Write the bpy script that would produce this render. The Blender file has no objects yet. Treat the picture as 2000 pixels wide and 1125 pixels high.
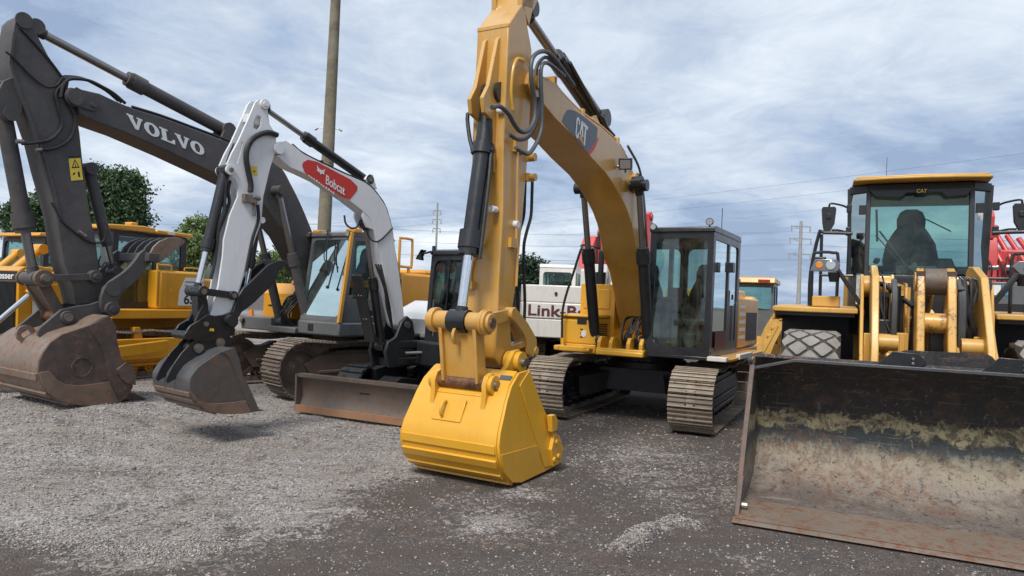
import bpy, bmesh, math, random
import numpy as np
from mathutils import Vector, Matrix
from math import radians as R, pi, sin, cos
random.seed(7)
SC = bpy.context.scene
COL = SC.collection

# ------------------------------------------------------------------ camera
cam_d = bpy.data.cameras.new('camera'); cam = bpy.data.objects.new('camera', cam_d); COL.objects.link(cam)
cam_d.sensor_width = 36.0; cam_d.lens = 36.0*1380/2000; cam_d.clip_end = 6000; cam_d.clip_start = .05
cam_d.shift_y = 24/2000.0
cam.rotation_mode = 'QUATERNION'
cam.location = (0, 0, 1.8)
cam.rotation_quaternion = (Matrix.Rotation(R(90), 4, 'X') @ Matrix.Rotation(R(2.3), 4, 'Z')).to_quaternion()
SC.camera = cam

# ------------------------------------------------------------------ light
SC.view_settings.view_transform = 'Standard'; SC.view_settings.look = 'None'
SC.view_settings.exposure = 0.55; SC.view_settings.gamma = 1.0
SUN_EL, SUN_AZ = 52, 205          # azimuth measured clockwise from +Y: behind the camera, to its left
sd = bpy.data.lights.new('sun', 'SUN'); sd.energy = 2.3; sd.angle = R(16); sd.color = (1, .96, .9)
so = bpy.data.objects.new('sun', sd); COL.objects.link(so)
_d = Vector((sin(R(SUN_AZ))*cos(R(SUN_EL)), cos(R(SUN_AZ))*cos(R(SUN_EL)), sin(R(SUN_EL))))
so.rotation_euler = (-_d).to_track_quat('-Z', 'Y').to_euler(); so.location = (0, 0, 40)
W = bpy.data.worlds.new('World'); SC.world = W; W.use_nodes = True
def sky():
    nt = W.node_tree; nt.nodes.clear(); N = nt.nodes.new; L = nt.links.new
    out = N('ShaderNodeOutputWorld'); bg = N('ShaderNodeBackground'); bg2 = N('ShaderNodeBackground'); mix = N('ShaderNodeMixShader')
    st = N('ShaderNodeTexSky'); st.sky_type = 'NISHITA'; st.sun_disc = False
    st.sun_elevation = R(SUN_EL); st.sun_rotation = R(SUN_AZ); st.air_density = 1.0; st.dust_density = 1.5
    L(st.outputs[0], bg.inputs[0]); bg.inputs[1].default_value = .10
    tc = N('ShaderNodeTexCoord'); sp = N('ShaderNodeSeparateXYZ'); L(tc.outputs['Generated'], sp.inputs[0])
    def mth(op, a, b=None, c=None):
        n = N('ShaderNodeMath'); n.operation = op
        for i, x in enumerate((a, b, c)):
            if x is None: continue
            if isinstance(x, (int, float)): n.inputs[i].default_value = x
            else: L(x, n.inputs[i])
        return n.outputs[0]
    z = mth('MAXIMUM', sp.outputs[2], 0.0); zz = mth('ADD', z, .13)
    cx = mth('DIVIDE', sp.outputs[0], zz); cy = mth('DIVIDE', sp.outputs[1], zz)
    cb = N('ShaderNodeCombineXYZ'); L(cx, cb.inputs[0]); L(cy, cb.inputs[1])
    def noise(scale, det, rough, dist, off):
        mp = N('ShaderNodeMapping'); mp.inputs['Location'].default_value = off; L(cb.outputs[0], mp.inputs[0])
        n = N('ShaderNodeTexNoise'); n.inputs['Scale'].default_value = scale; n.inputs['Detail'].default_value = det
        n.inputs['Roughness'].default_value = rough; n.inputs['Distortion'].default_value = dist; L(mp.outputs[0], n.inputs['Vector']); return n.outputs[0]
    big = noise(.50, 4, .5, .5, (3.6, 1.2, 0)); mid = noise(.95, 9, .60, .5, (7.7, 2.2, 0)); fine = noise(3.4, 8, .68, .9, (1.3, 9.2, 0))
    s = mth('ADD', mth('MULTIPLY', big, .52), mth('MULTIPLY', mid, .48))
    s = mth('ADD', s, mth('MULTIPLY', mth('SUBTRACT', fine, .5), .20))
    hi = mth('ADD', mth('MULTIPLY', mth('SUBTRACT', z, .28), .10), mth('MULTIPLY', sp.outputs[0], -.05)); s = mth('ADD', s, hi)
    cr = N('ShaderNodeValToRGB'); e = cr.color_ramp.elements; L(s, cr.inputs[0])
    e[0].position = .39; e[0].color = (.20, .26, .37, 1); e[1].position = .74; e[1].color = (.72, .75, .775, 1)
    for p, c in ((.445, (.265, .33, .44, 1)), (.50, (.345, .40, .485, 1)), (.57, (.455, .505, .565, 1))):
        x = e.new(p); x.color = c
    L(cr.outputs[0], bg2.inputs[0]); bg2.inputs[1].default_value = 1.15
    mix.inputs[0].default_value = .93
    L(bg.outputs[0], mix.inputs[1]); L(bg2.outputs[0], mix.inputs[2]); L(mix.outputs[0], out.inputs[0])
sky()
SC.cycles.max_bounces = 8; SC.cycles.transparent_max_bounces = 16

FR={'C':(2.3390,11.9770,-119.5000),'CU':(2.3390,11.9770,-115.5000),'V':(-3.2800,13.9400,-124.0000),'VU':(-3.2800,13.9400,-135.0000),'BU':(-1.1500,11.8600,-116.5000),'BB':(-1.8400,10.8000,-128.0000),'L':(4.4200,7.6800,-115.2000),'B':(-0.8709,11.6673,-123.0000),'R':(11.3000,16.0000,-115.0000),'S':(3.7000,24.0000,-115.0000),'E':(7.6000,22.3000,65.0000),'K':(2.0500,18.6000,80.0000),'D':(-7.9000,14.7400,-115.0000),'Q':(-11.2500,17.8400,-115.0000)}

# ------------------------------------------------------------------ materials
MT = {}
def newmat(name):
    m = bpy.data.materials.new(name); m.use_nodes = True; nt = m.node_tree; nt.nodes.clear(); MT[name] = m
    o = nt.nodes.new('ShaderNodeOutputMaterial'); b = nt.nodes.new('ShaderNodeBsdfPrincipled'); nt.links.new(b.outputs[0], o.inputs[0])
    return m, nt, b
class NT:
    def __init__(s, nt): s.nt = nt; s.N = nt.nodes.new; s.L = nt.links.new; s.tc = s.N('ShaderNodeTexCoord')
    def noise(s, scale, det=6, rough=.6, dist=0, stretch=None, vec=None):
        n = s.N('ShaderNodeTexNoise'); n.inputs['Scale'].default_value = scale; n.inputs['Detail'].default_value = det
        n.inputs['Roughness'].default_value = rough; n.inputs['Distortion'].default_value = dist
        v = vec or s.tc.outputs['Object']
        if stretch:
            mp = s.N('ShaderNodeMapping'); mp.inputs['Scale'].default_value = stretch; s.L(v, mp.inputs[0]); v = mp.outputs[0]
        s.L(v, n.inputs['Vector']); return n.outputs[0]
    def ramp(s, x, stops):
        r = s.N('ShaderNodeValToRGB'); e = r.color_ramp.elements; s.L(x, r.inputs[0])
        e[0].position = stops[0][0]; e[1].position = stops[-1][0]
        def col(c): return (c, c, c, 1) if isinstance(c, (int, float)) else (*c, 1)
        e[0].color = col(stops[0][1]); e[1].color = col(stops[-1][1])
        for p, c in stops[1:-1]: e.new(p).color = col(c)
        return r.outputs[0]
    def mix(s, f, a, b, mode='MIX'):
        n = s.N('ShaderNodeMix'); n.data_type = 'RGBA'; n.blend_type = mode
        for sock, x in ((n.inputs[0], f), (n.inputs[6], a), (n.inputs[7], b)):
            if isinstance(x, (int, float)): sock.default_value = x
            elif isinstance(x, tuple): sock.default_value = (*x[:3], 1)
            else: s.L(x, sock)
        return n.outputs[2]
    def math(s, op, a, b=None):
        n = s.N('ShaderNodeMath'); n.operation = op
        for i, x in enumerate((a, b)):
            if x is None: continue
            if isinstance(x, (int, float)): n.inputs[i].default_value = x
            else: s.L(x, n.inputs[i])
        return n.outputs[0]
    def bump(s, h, b, strength=.3, dist=.01):
        n = s.N('ShaderNodeBump'); n.inputs['Strength'].default_value = strength; n.inputs['Distance'].default_value = dist
        s.L(h, n.inputs['Height']); s.L(n.outputs[0], b.inputs['Normal'])
    def xyz(s):
        n = s.N('ShaderNodeSeparateXYZ'); s.L(s.tc.outputs['Object'], n.inputs[0]); return n.outputs
def paint(name, col, rough=.38, *a_, **k_):
    isl = k_.pop('isl', 0); m = paint_(name, col, rough, *a_, **k_)
    if isl:
        nt = m.node_tree; b = [n for n in nt.nodes if n.type == 'BSDF_PRINCIPLED'][0]; ln = b.inputs['Base Color'].links[0].from_socket; q = NT(nt); g = q.N('ShaderNodeNewGeometry')
        q.L(q.mix(q.ramp(g.outputs['Random Per Island'], [(0, isl), (1, 0)]), ln, (.075, .055, .042)), b.inputs['Base Color'])
    return m
def paint_(name, col, rough=.38, coat=.25, dust=.25, dcol=(.33, .28, .22), rust=0, rcol=(.16, .06, .025), chip=.0, ccol=(.05, .04, .035), metal=0, bump=.08, var=.12):
    """painted or bare metal: slow colour drift, dust in patches and on upward faces, rust and chips with shapes of their own"""
    m, nt, b = newmat(name); q = NT(nt)
    n1 = q.noise(1.3, 5, .6, .3); n2 = q.noise(9, 8, .7, .2); n3 = q.noise(46, 4, .65)
    dark = tuple(c*(1-var*1.6) for c in col); lite = tuple(min(1, c*(1+var*.7)) for c in col)
    c = q.mix(q.ramp(n1, [(.3, 0), (.7, 1)]), dark, lite)
    if dust > 0:
        g = q.N('ShaderNodeNewGeometry'); sx = q.N('ShaderNodeSeparateXYZ'); q.L(g.outputs['Normal'], sx.inputs[0])
        up = q.math('MULTIPLY', q.math('MAXIMUM', sx.outputs[2], 0.0), .35)
        f = q.math('ADD', q.ramp(q.math('ADD', q.math('MULTIPLY', n2, .6), q.math('MULTIPLY', n1, .4)), [(.42, 0), (.72, 1)]), up)
        c = q.mix(q.math('MULTIPLY', f, dust), c, dcol)
        st = q.ramp(q.noise(11, 6, .7, .1, stretch=(1, 1, .10)), [(.52, 0), (.74, 1)]); c = q.mix(q.math('MULTIPLY', st, min(.6, dust*1.1)), c, tuple(x*.55 for x in dcol))
    if rust > 0:
        f = q.ramp(q.math('ADD', q.math('MULTIPLY', n2, .75), q.math('MULTIPLY', n3, .25)), [(.62-.3*rust, 0), (.68-.2*rust, 1)])
        rc = q.mix(n3, rcol, tuple(x*1.9 for x in rcol)); c = q.mix(f, c, rc)
    if chip > 0:
        f = q.ramp(q.noise(24, 6, .75, .4), [(.70-.12*chip, 0), (.72-.12*chip, 1)]); c = q.mix(f, c, ccol)
    q.L(c, b.inputs['Base Color'])
    q.L(q.ramp(q.math('ADD', q.math('MULTIPLY', n2, .5), q.math('MULTIPLY', n3, .5)), [(.3, max(.05, rough-.12)), (.7, min(1, rough+.18))]), b.inputs['Roughness'])
    b.inputs['Metallic'].default_value = metal; b.inputs['Coat Weight'].default_value = coat; b.inputs['Coat Roughness'].default_value = .18
    if bump: q.bump(q.math('ADD', q.math('MULTIPLY', n3, .5), n2), b, bump*4, .006)
    return m
YEL = (.74, .375, .022)
paint('yellow paint', YEL, .34, .35, .12, (.46, .32, .16), chip=.10, ccol=(.16, .07, .02), bump=.03, var=.07)
paint('yellow arm paint', (.62, .32, .045), .34, .75, .42, (.50, .37, .22), chip=.25, ccol=(.14, .065, .02), bump=.03)
paint('faded yellow paint', (.68, .36, .06), .42, .25, .30, (.45, .34, .18), rust=.35, rcol=(.12, .05, .02), chip=.55, ccol=(.10, .05, .03), bump=.08)
paint('loader yellow paint', (.68, .37, .06), .45, .12, .45, (.50, .36, .20), chip=.55, ccol=(.10, .05, .03), bump=.05)
paint('dozer yellow paint', (.70, .33, .012), .36, .35, .14, (.36, .22, .08), chip=.2, ccol=(.15, .08, .03), bump=.04)
paint('orange yellow paint', (.68, .31, .025), .36, .35, .12, (.4, .26, .12), chip=.2, bump=.04)
paint('charcoal paint', (.060, .056, .057), .60, .0, .5, (.15, .13, .118), chip=.35, ccol=(.22, .21, .2), bump=.10)
paint('charcoal boom underside', (.055, .05, .05), .5, .1, .6, (.11, .08, .06), bump=.1)
paint('grey cab paint', (.105, .11, .115), .42, .25, .3, (.22, .2, .17), bump=.05)
paint('white paint', (.76, .77, .79), .34, .35, .16, (.42, .38, .33), chip=.25, ccol=(.12, .1, .09), bump=.04, var=.05)
paint('cream white paint', (.66, .64, .60), .4, .2, .25, (.42, .38, .32), chip=.3, ccol=(.15, .1, .08), bump=.03, var=.05)
paint('black paint', (.009, .010, .012), .34, .3, .16, (.08, .07, .065), chip=.15, ccol=(.12, .11, .1), bump=.06)
paint('satin black paint', (.013, .014, .017), .42, .2, .14, (.09, .08, .07), bump=.06)
paint('undercarriage black', (.010, .011, .016), .5, .15, .3, (.08, .07, .06), chip=.1, bump=.12)
paint('dirty steel', (.11, .09, .075), .6, 0, .7, (.22, .17, .125), rust=.4, rcol=(.10, .045, .025), metal=.2, bump=.2)
paint('track steel', (.27, .225, .175), .62, 0, .9, (.54, .45, .35), rust=.3, rcol=(.17, .11, .07), metal=.15, bump=.3, isl=.55)
paint('dark track steel', (.19, .155, .125), .65, 0, .85, (.38, .31, .25), rust=.3, rcol=(.11, .07, .05), metal=.1, bump=.3, isl=.6)
paint('rusty bucket steel', (.082, .058, .052), .62, 0, .45, (.23, .165, .12), rust=.30, rcol=(.12, .062, .042), metal=.1, bump=.18, var=.25)
paint('rusty wear steel', (.17, .115, .085), .6, 0, .55, (.30, .22, .165), rust=.35, rcol=(.17, .08, .045), metal=.15, bump=.2, var=.25)
paint('scraped bucket steel', (.24, .185, .145), .5, 0, .55, (.30, .24, .19), rust=.45, rcol=(.15, .075, .045), metal=.35, bump=.15)
paint('worn grey bucket steel', (.085, .09, .10), .40, .1, .3, (.17, .15, .135), rust=.12, rcol=(.15, .06, .03), metal=.35, bump=.10)
paint('worn bucket side steel', (.095, .085, .08), .5, 0, .35, (.15, .12, .10), rust=.32, rcol=(.12, .06, .035), metal=.2, bump=.15)
paint('worn blade steel', (.13, .11, .10), .38, 0, .5, (.30, .24, .18), rust=.4, rcol=(.13, .075, .05), metal=.45, bump=.12)
paint('orange rust steel', (.26, .13, .07), .6, 0, .5, (.34, .24, .17), rust=.4, rcol=(.22, .09, .04), bump=.2)
paint('pin steel', (.30, .28, .26), .35, 0, .3, (.2, .15, .1), rust=.3, metal=.8, bump=.1)
paint('greasy pin steel', (.10, .05, .035), .5, 0, .3, (.2, .13, .08), rust=.5, rcol=(.16, .07, .03), metal=.4, bump=.3)
paint('red paint', (.58, .035, .035), .4, .25, .3, (.55, .25, .22), chip=.3, ccol=(.10, .03, .03), bump=.05, var=.15)
paint('galvanised steel', (.34, .35, .36), .45, 0, .3, metal=.7, bump=.05)
paint('rubber', (.030, .029, .028), .75, 0, .5, (.10, .09, .08), bump=.2)
paint('dusty tread rubber', (.20, .185, .17), .85, 0, .6, (.36, .33, .30), bump=.3, var=.2)
paint('hose rubber', (.012, .012, .014), .5, 0, .22, (.12, .11, .10), bump=.1)
paint('grey hose', (.07, .08, .09), .45, 0, .3, (.2, .19, .17), bump=.1)
paint('seat fabric', (.055, .056, .06), .8, 0, .4, (.13, .13, .13), bump=.2)
paint('seat wrap', (.72, .69, .42), .35, .4, .1, bump=.2)
paint('cab interior', (.05, .055, .058), .7, 0, .3, bump=.1)
paint('wood pole', (.20, .17, .12), .85, 0, .6, (.27, .25, .17), bump=.5, var=.3)
paint('bark', (.10, .075, .05), .9, 0, .3, bump=.6)
paint('concrete grey', (.35, .35, .34), .8, 0, .3)
def flat(name, col, rough=.4, metal=0, coat=0, emit=0):
    m, nt, b = newmat(name); q = NT(nt)
    c = q.mix(q.ramp(q.noise(30, 5, .7), [(.35, 0), (.7, 1)]), tuple(x*.86 for x in col), col); q.L(c, b.inputs['Base Color'])
    b.inputs['Roughness'].default_value = rough; b.inputs['Metallic'].default_value = metal; b.inputs['Coat Weight'].default_value = coat
flat('chrome', (.80, .82, .84), .12, 1.0)
flat('dull chrome', (.34, .33, .32), .3, 1.0)
flat('decal white', (.78, .79, .79), .5); flat('decal grey', (.105, .115, .13), .4); flat('decal red', (.60, .045, .035), .45)
flat('decal orange', (.80, .33, .04), .45); flat('decal yellow', (.80, .58, .06), .45); flat('decal black', (.015, .015, .017), .5)
flat('decal and reflection maroon', (.10, .025, .03), .5); flat('lens red', (.42, .02, .012), .2, 0, .6); flat('lens amber', (.75, .26, .02), .25, 0, .6); flat('label blue', (.05, .30, .45), .4)
flat('lamp reflector', (.75, .74, .70), .15, .9); flat('plate steel', (.20, .22, .25), .3, .7)
flat('decal tan', (.50, .28, .035), .5)
def glass(name, tint, refl=.16, rough=.03, gc=(.9, 1, .98)):
    m = bpy.data.materials.new(name); m.use_nodes = True; nt = m.node_tree; nt.nodes.clear(); MT[name] = m; q = NT(nt)
    o = q.N('ShaderNodeOutputMaterial'); t = q.N('ShaderNodeBsdfTransparent'); g = q.N('ShaderNodeBsdfGlossy'); mx = q.N('ShaderNodeMixShader')
    t.inputs[0].default_value = (*tint, 1); g.inputs['Roughness'].default_value = rough; g.inputs['Color'].default_value = (*gc, 1)
    fr = q.N('ShaderNodeFresnel'); fr.inputs[0].default_value = 1.5
    dirt = q.ramp(q.noise(5, 7, .65, .5), [(.4, 0), (.75, .10)])
    f = q.math('ADD', q.math('ADD', q.math('MULTIPLY', fr.outputs[0], 1.0), refl), 0.0)
    q.L(f, mx.inputs[0]); q.L(t.outputs[0], mx.inputs[1]); q.L(g.outputs[0], mx.inputs[2])
    df = q.N('ShaderNodeBsdfDiffuse'); df.inputs[0].default_value = (.42, .42, .39, 1); m2 = q.N('ShaderNodeMixShader')
    q.L(dirt, m2.inputs[0]); q.L(mx.outputs[0], m2.inputs[1]); q.L(df.outputs[0], m2.inputs[2]); q.L(m2.outputs[0], o.inputs[0])
glass('cab glass', (.50, .66, .62), .05); glass('dark cab glass', (.13, .20, .205), .05); glass('smoked cab glass', (.13, .18, .19), .02, gc=(.42, .5, .5)); glass('green cab glass', (.52, .72, .68), .02, gc=(.62, .76, .74)); glass('clear lens', (.85, .87, .88), .12)
def leafmat(name, col):
    m, nt, b = newmat(name); q = NT(nt); g = q.N('ShaderNodeNewGeometry')
    c = q.mix(g.outputs['Random Per Island'], tuple(x*.55 for x in col), tuple(x*1.5 for x in col)); q.L(c, b.inputs['Base Color']); b.inputs['Roughness'].default_value = .6
leafmat('dark leaf', (.045, .085, .028)); leafmat('mid leaf', (.075, .125, .035)); leafmat('light leaf', (.13, .19, .05)); leafmat('conifer leaf', (.022, .045, .022))

def bucket_inner():
    """scraped loader bucket: black paint at the top, a band of bare old coating, dark steel, rust, dusty floor"""
    m, nt, b = newmat('loader bucket paint'); q = NT(nt); z = q.xyz()[2]
    n = q.noise(2.2, 9, .68, .5, (1, 1, 1.6)); nv = q.noise(9, 8, .72, .6, (1.6, 1.6, .6)); nf = q.noise(40, 6, .7); rn = q.noise(3.2, 8, .7, .8); nb = q.noise(1.1, 6, .6, .3)
    zz = q.math('ADD', z, q.math('MULTIPLY', q.math('SUBTRACT', n, .5), .55)); zz = q.math('ADD', zz, q.math('MULTIPLY', q.math('SUBTRACT', nv, .5), .34))
    zz = q.math('MULTIPLY', zz, .7)
    base = q.ramp(zz, [(.0, (.12, .095, .08)), (.06, (.14, .115, .10)), (.14, (.225, .19, .155)), (.23, (.265, .225, .165)), (.30, (.20, .18, .13)), (.36, (.045, .055, .06)), (.43, (.035, .043, .048)), (.46, (.34, .30, .17)), (.54, (.38, .335, .19)), (.575, (.03, .028, .028)), (1.0, (.016, .016, .018))])
    f = q.ramp(rn, [(.53, 0), (.60, 1)]); c = q.mix(q.math('MULTIPLY', f, .5), base, (.11, .062, .042))
    c = q.mix(q.math('MULTIPLY', q.ramp(nb, [(.58, 0), (.62, 1)]), q.ramp(nv, [(.45, 0), (.6, .8)])), c, (.16, .075, .045))
    c = q.mix(q.ramp(q.noise(17, 9, .78, .6), [(.54, 0), (.60, .9)]), c, (.03, .03, .032)); c = q.mix(q.math('MULTIPLY', q.ramp(q.noise(3.4, 9, .75, .7), [(.52, 0), (.58, .75)]), q.ramp(zz, [(.30, 0), (.42, 1)])), c, (.032, .030, .030))
    sc1 = q.noise(6, 5, .7, .2, (.35, .35, 14)); sc2 = q.noise(9, 5, .7, .3, (6, 6, .35)); c = q.mix(q.ramp(sc1, [(.60, 0), (.66, .45)]), c, (.30, .26, .20)); c = q.mix(q.ramp(sc2, [(.61, 0), (.66, .5)]), c, (.05, .035, .03))
    c = q.mix(q.ramp(q.noise(13, 9, .8, .9, (1.4, 1.4, .7)), [(.60, 0), (.64, .75)]), c, (.33, .29, .19))
    sm = q.math('MULTIPLY', q.ramp(q.noise(5, 9, .75, 1.2, (1.3, 1.3, .5)), [(.60, 0), (.66, .8)]), q.ramp(z, [(.75, 0), (.95, 1)])); c = q.mix(sm, c, (.24, .23, .21))
    q.L(c, b.inputs['Base Color']); q.L(q.ramp(nf, [(.3, .55), (.7, .9)]), b.inputs['Roughness']); b.inputs['Metallic'].default_value = .0
    q.bump(q.math('ADD', nf, nv), b, .35, .006)
bucket_inner()

# ------------------------------------------------------------------ mesh helpers
SPLIT = {'pipe_clamp', 'hose_clamp', 'grease_fitting', 'hose_fitting', 'vent_slots', 'pin', 'tail_lamp', 'roof_corner', 'boom_pipe', 'hydraulic_hoses', 'boom_hose', 'worn_top', 'arm_pivot', 'stop_bar', 'wear_strip', 'travel_lever', 'pivot_boss', 'hose_valve', 'door_latch', 'latch', 'roller_bracket'}
class G:
    def __init__(s): s.v = []; s.f = []; s.mi = []; s.m = 0
    def add(s, vs, fs):
        o = len(s.v); s.v += [tuple(v) for v in vs]; s.f += [tuple(i+o for i in f) for f in fs]; s.mi += [s.m]*len(fs); return s
    def mat(s, i): s.m = i; return s
    def box(s, x0, x1, y0, y1, z0, z1):
        return s.add([(x, y, z) for x in (x0, x1) for y in (y0, y1) for z in (z0, z1)], [(0, 1, 3, 2), (4, 6, 7, 5), (0, 4, 5, 1), (2, 3, 7, 6), (0, 2, 6, 4), (1, 5, 7, 3)])
    def obox(s, c, ax, hs):
        c = Vector(c); vs = []
        for i in (-1, 1):
            for j in (-1, 1):
                for k in (-1, 1): vs.append(c+ax[0]*(i*hs[0])+ax[1]*(j*hs[1])+ax[2]*(k*hs[2]))
        return s.add(vs, [(0, 1, 3, 2), (4, 6, 7, 5), (0, 4, 5, 1), (2, 3, 7, 6), (0, 2, 6, 4), (1, 5, 7, 3)])
    def bar(s, p, q, w, h, side=(0, 1, 0)):
        p = Vector(p); q = Vector(q); d = (q-p); L = d.length; d.normalize(); a = Vector(side); a = (a-d*a.dot(d)).normalized(); b = d.cross(a)
        return s.obox((p+q)/2, (d, a, b), (L/2, w/2, h/2))
    def _pr(s, n, a, b):
        fs = [tuple(range(n)), tuple(range(2*n-1, n-1, -1))]+[(i, i+n, (i+1) % n+n, (i+1) % n) for i in range(n)]
        return s.add(a+b, fs)
    def prism(s, pts, y0, y1): return s._pr(len(pts), [(x, y0, z) for x, z in pts], [(x, y1, z) for x, z in pts])
    def prismz(s, pts, z0, z1): return s._pr(len(pts), [(x, y, z0) for x, y in pts], [(x, y, z1) for x, y in pts])
    def prismx(s, pts, x0, x1): return s._pr(len(pts), [(x0, y, z) for y, z in pts], [(x1, y, z) for y, z in pts])
    def taper(s, pts, y0, y1, pts2): return s._pr(len(pts), [(x, y0, z) for x, z in pts], [(x, y1, z) for x, z in pts2])
    def cyl(s, p, q, r, r2=None, n=20):
        p = Vector(p); q = Vector(q); r2 = r if r2 is None else r2; d = (q-p).normalized(); a = d.orthogonal().normalized(); b = d.cross(a)
        A = [p+(a*cos(2*pi*i/n)+b*sin(2*pi*i/n))*r for i in range(n)]; B = [q+(a*cos(2*pi*i/n)+b*sin(2*pi*i/n))*r2 for i in range(n)]
        return s._pr(n, [tuple(v) for v in A], [tuple(v) for v in B])
    def ycyl(s, x, z, y0, y1, r, n=20): return s.cyl((x, y0, z), (x, y1, z), r, n=n)
    def tube(s, pts, r, n=8, sm=6):
        P = [Vector(p) for p in pts]
        if sm and len(P) > 2:
            Q = []; E = [P[0]*2-P[1]]+P+[P[-1]*2-P[-2]]
            for i in range(1, len(E)-2):
                for k in range(sm):
                    t = k/sm; a, b, c, d = E[i-1], E[i], E[i+1], E[i+2]
                    Q.append(.5*((2*b)+(c-a)*t+(2*a-5*b+4*c-d)*t*t+(3*b-a-3*c+d)*t**3))
            Q.append(P[-1]); P = Q
        vs = []; prev = None
        for i, p in enumerate(P):
            d = (P[min(i+1, len(P)-1)]-P[max(i-1, 0)])
            d = d.normalized() if d.length > 1e-9 else Vector((0, 0, 1))
            a = d.orthogonal().normalized() if prev is None else (prev-d*prev.dot(d)).normalized()
            prev = a; b = d.cross(a); vs += [p+(a*cos(2*pi*k/n)+b*sin(2*pi*k/n))*r for k in range(n)]
        fs = [(i*n+k, i*n+(k+1) % n, (i+1)*n+(k+1) % n, (i+1)*n+k) for i in range(len(P)-1) for k in range(n)]
        fs += [tuple(range(n)), tuple(range(len(P)*n-1, (len(P)-1)*n-1, -1))]
        return s.add(vs, fs)
    def lathe(s, prof, c, axis='y', n=40):
        vs = []; m = len(prof)
        for i in range(n):
            t = 2*pi*i/n
            for r, h in prof:
                if axis == 'y': vs.append((c[0]+r*cos(t), c[1]+h, c[2]+r*sin(t)))
                else: vs.append((c[0]+r*cos(t), c[1]+r*sin(t), c[2]+h))
        return s.add(vs, [(i*m+k, i*m+k+1, ((i+1) % n)*m+k+1, ((i+1) % n)*m+k) for i in range(n) for k in range(m-1)])
    def shell(s, pts, y0, y1, th):
        """open curved plate: polyline pts (x,z) thickened by th, spanning y0..y1"""
        P = [Vector((p[0], p[1])) for p in pts]; O = []
        for i, p in enumerate(P):
            d = P[min(i+1, len(P)-1)]-P[max(i-1, 0)]; d.normalize(); O.append(p+Vector((-d[1], d[0]))*th)
        poly = [(p[0], p[1]) for p in P]; o2 = [(p[0], p[1]) for p in O]; n = len(P); vs = []
        for y in (y0, y1): vs += [(x, y, z) for x, z in poly]+[(x, y, z) for x, z in o2]
        fs = []; m = 2*n
        for i in range(n-1): fs += [(i, i+1, m+i+1, m+i), (n+i+1, n+i, m+n+i, m+n+i+1), (i, n+i, n+i+1, i+1), (m+i+1, m+n+i+1, m+n+i, m+i)]
        fs += [(0, m, m+n, n), (n-1, 2*n-1, m+2*n-1, m+n-1)]
        return s.add(vs, fs)
    def merge(s, me, fn=lambda v: v):
        return s.add([fn(v.co) for v in me.vertices], [tuple(p.vertices) for p in me.polygons])
    def islands(s):
        par = list(range(len(s.v)))
        def find(a):
            while par[a] != a: par[a] = par[par[a]]; a = par[a]
            return a
        for f in s.f:
            for i in f[1:]: par[find(i)] = find(f[0])
        key = {}
        for f, m in zip(s.f, s.mi): key.setdefault(find(f[0]), []).append((f, m))
        out = []
        for fs in key.values():
            ids = sorted({i for f, _ in fs for i in f}); mp = {a: b for b, a in enumerate(ids)}; g = G(); g.v = [s.v[i] for i in ids]; g.f = [tuple(mp[i] for i in f) for f, _ in fs]; g.mi = [m for _, m in fs]; out.append(g)
        return out
    def build(s, name, mats, parent=None, bev=0, rel=None, smooth=True, ang=35):
        if name in SPLIT:
            r = None
            for g in s.islands(): r = g._build(name, mats, parent, bev, rel, smooth, ang)
            return r
        return s._build(name, mats, parent, bev, rel, smooth, ang)
    def _build(s, name, mats, parent=None, bev=0, rel=None, smooth=True, ang=35):
        if isinstance(mats, str): mats = [mats]
        me = bpy.data.meshes.new(name); me.from_pydata([tuple(v) for v in s.v], [], s.f)
        for m in mats: me.materials.append(MT[m])
        me.polygons.foreach_set('material_index', s.mi)
        bm = bmesh.new(); bm.from_mesh(me); bmesh.ops.recalc_face_normals(bm, faces=bm.faces)
        if smooth:
            for f in bm.faces: f.smooth = True
            for e in bm.edges:
                if len(e.link_faces) == 2 and e.calc_face_angle(0) > R(ang): e.smooth = False
        bm.to_mesh(me); bm.free()
        o = bpy.data.objects.new(name, me); COL.objects.link(o)
        if parent: o.parent = parent
        if rel: o.location = (rel[0], rel[1], 0); o.rotation_euler = (0, 0, rel[2])
        if bev:
            b = o.modifiers.new('bevel', 'BEVEL'); b.width = bev; b.segments = 2; b.limit_method = 'ANGLE'; b.angle_limit = R(40)
        return o
def relframe(child, root):
    cx, cy, ca = FR[child]; rx, ry, ra = FR[root]; d = R(-ra); dx, dy = cx-rx, cy-ry
    return (dx*cos(d)-dy*sin(d), dx*sin(d)+dy*cos(d), R(ca-ra))
def tag(o, label=None, cat=None, group=None, kind=None):
    for k, v in (('label', label), ('category', cat), ('group', group), ('kind', kind)):
        if v: o[k] = v
    return o
def thing(name, fr, label, cat, group=None, loc=None, rz=None):
    o = bpy.data.objects.new(name, None); COL.objects.link(o); o.empty_display_size = .3
    if fr: o.location = (FR[fr][0], FR[fr][1], 0); o.rotation_euler = (0, 0, R(FR[fr][2]))
    else: o.location = loc; o.rotation_euler = (0, 0, rz or 0)
    return tag(o, label, cat, group)
def curve_mesh(outline, holes):
    cu = bpy.data.curves.new('tmp', 'CURVE'); cu.dimensions = '2D'; cu.fill_mode = 'BOTH'
    for pl in [outline]+list(holes):
        sp = cu.splines.new('POLY'); sp.points.add(len(pl)-1)
        for i, (a, b) in enumerate(pl): sp.points[i].co = (a, b, 0, 1)
        sp.use_cyclic_u = True
    return cu
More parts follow.
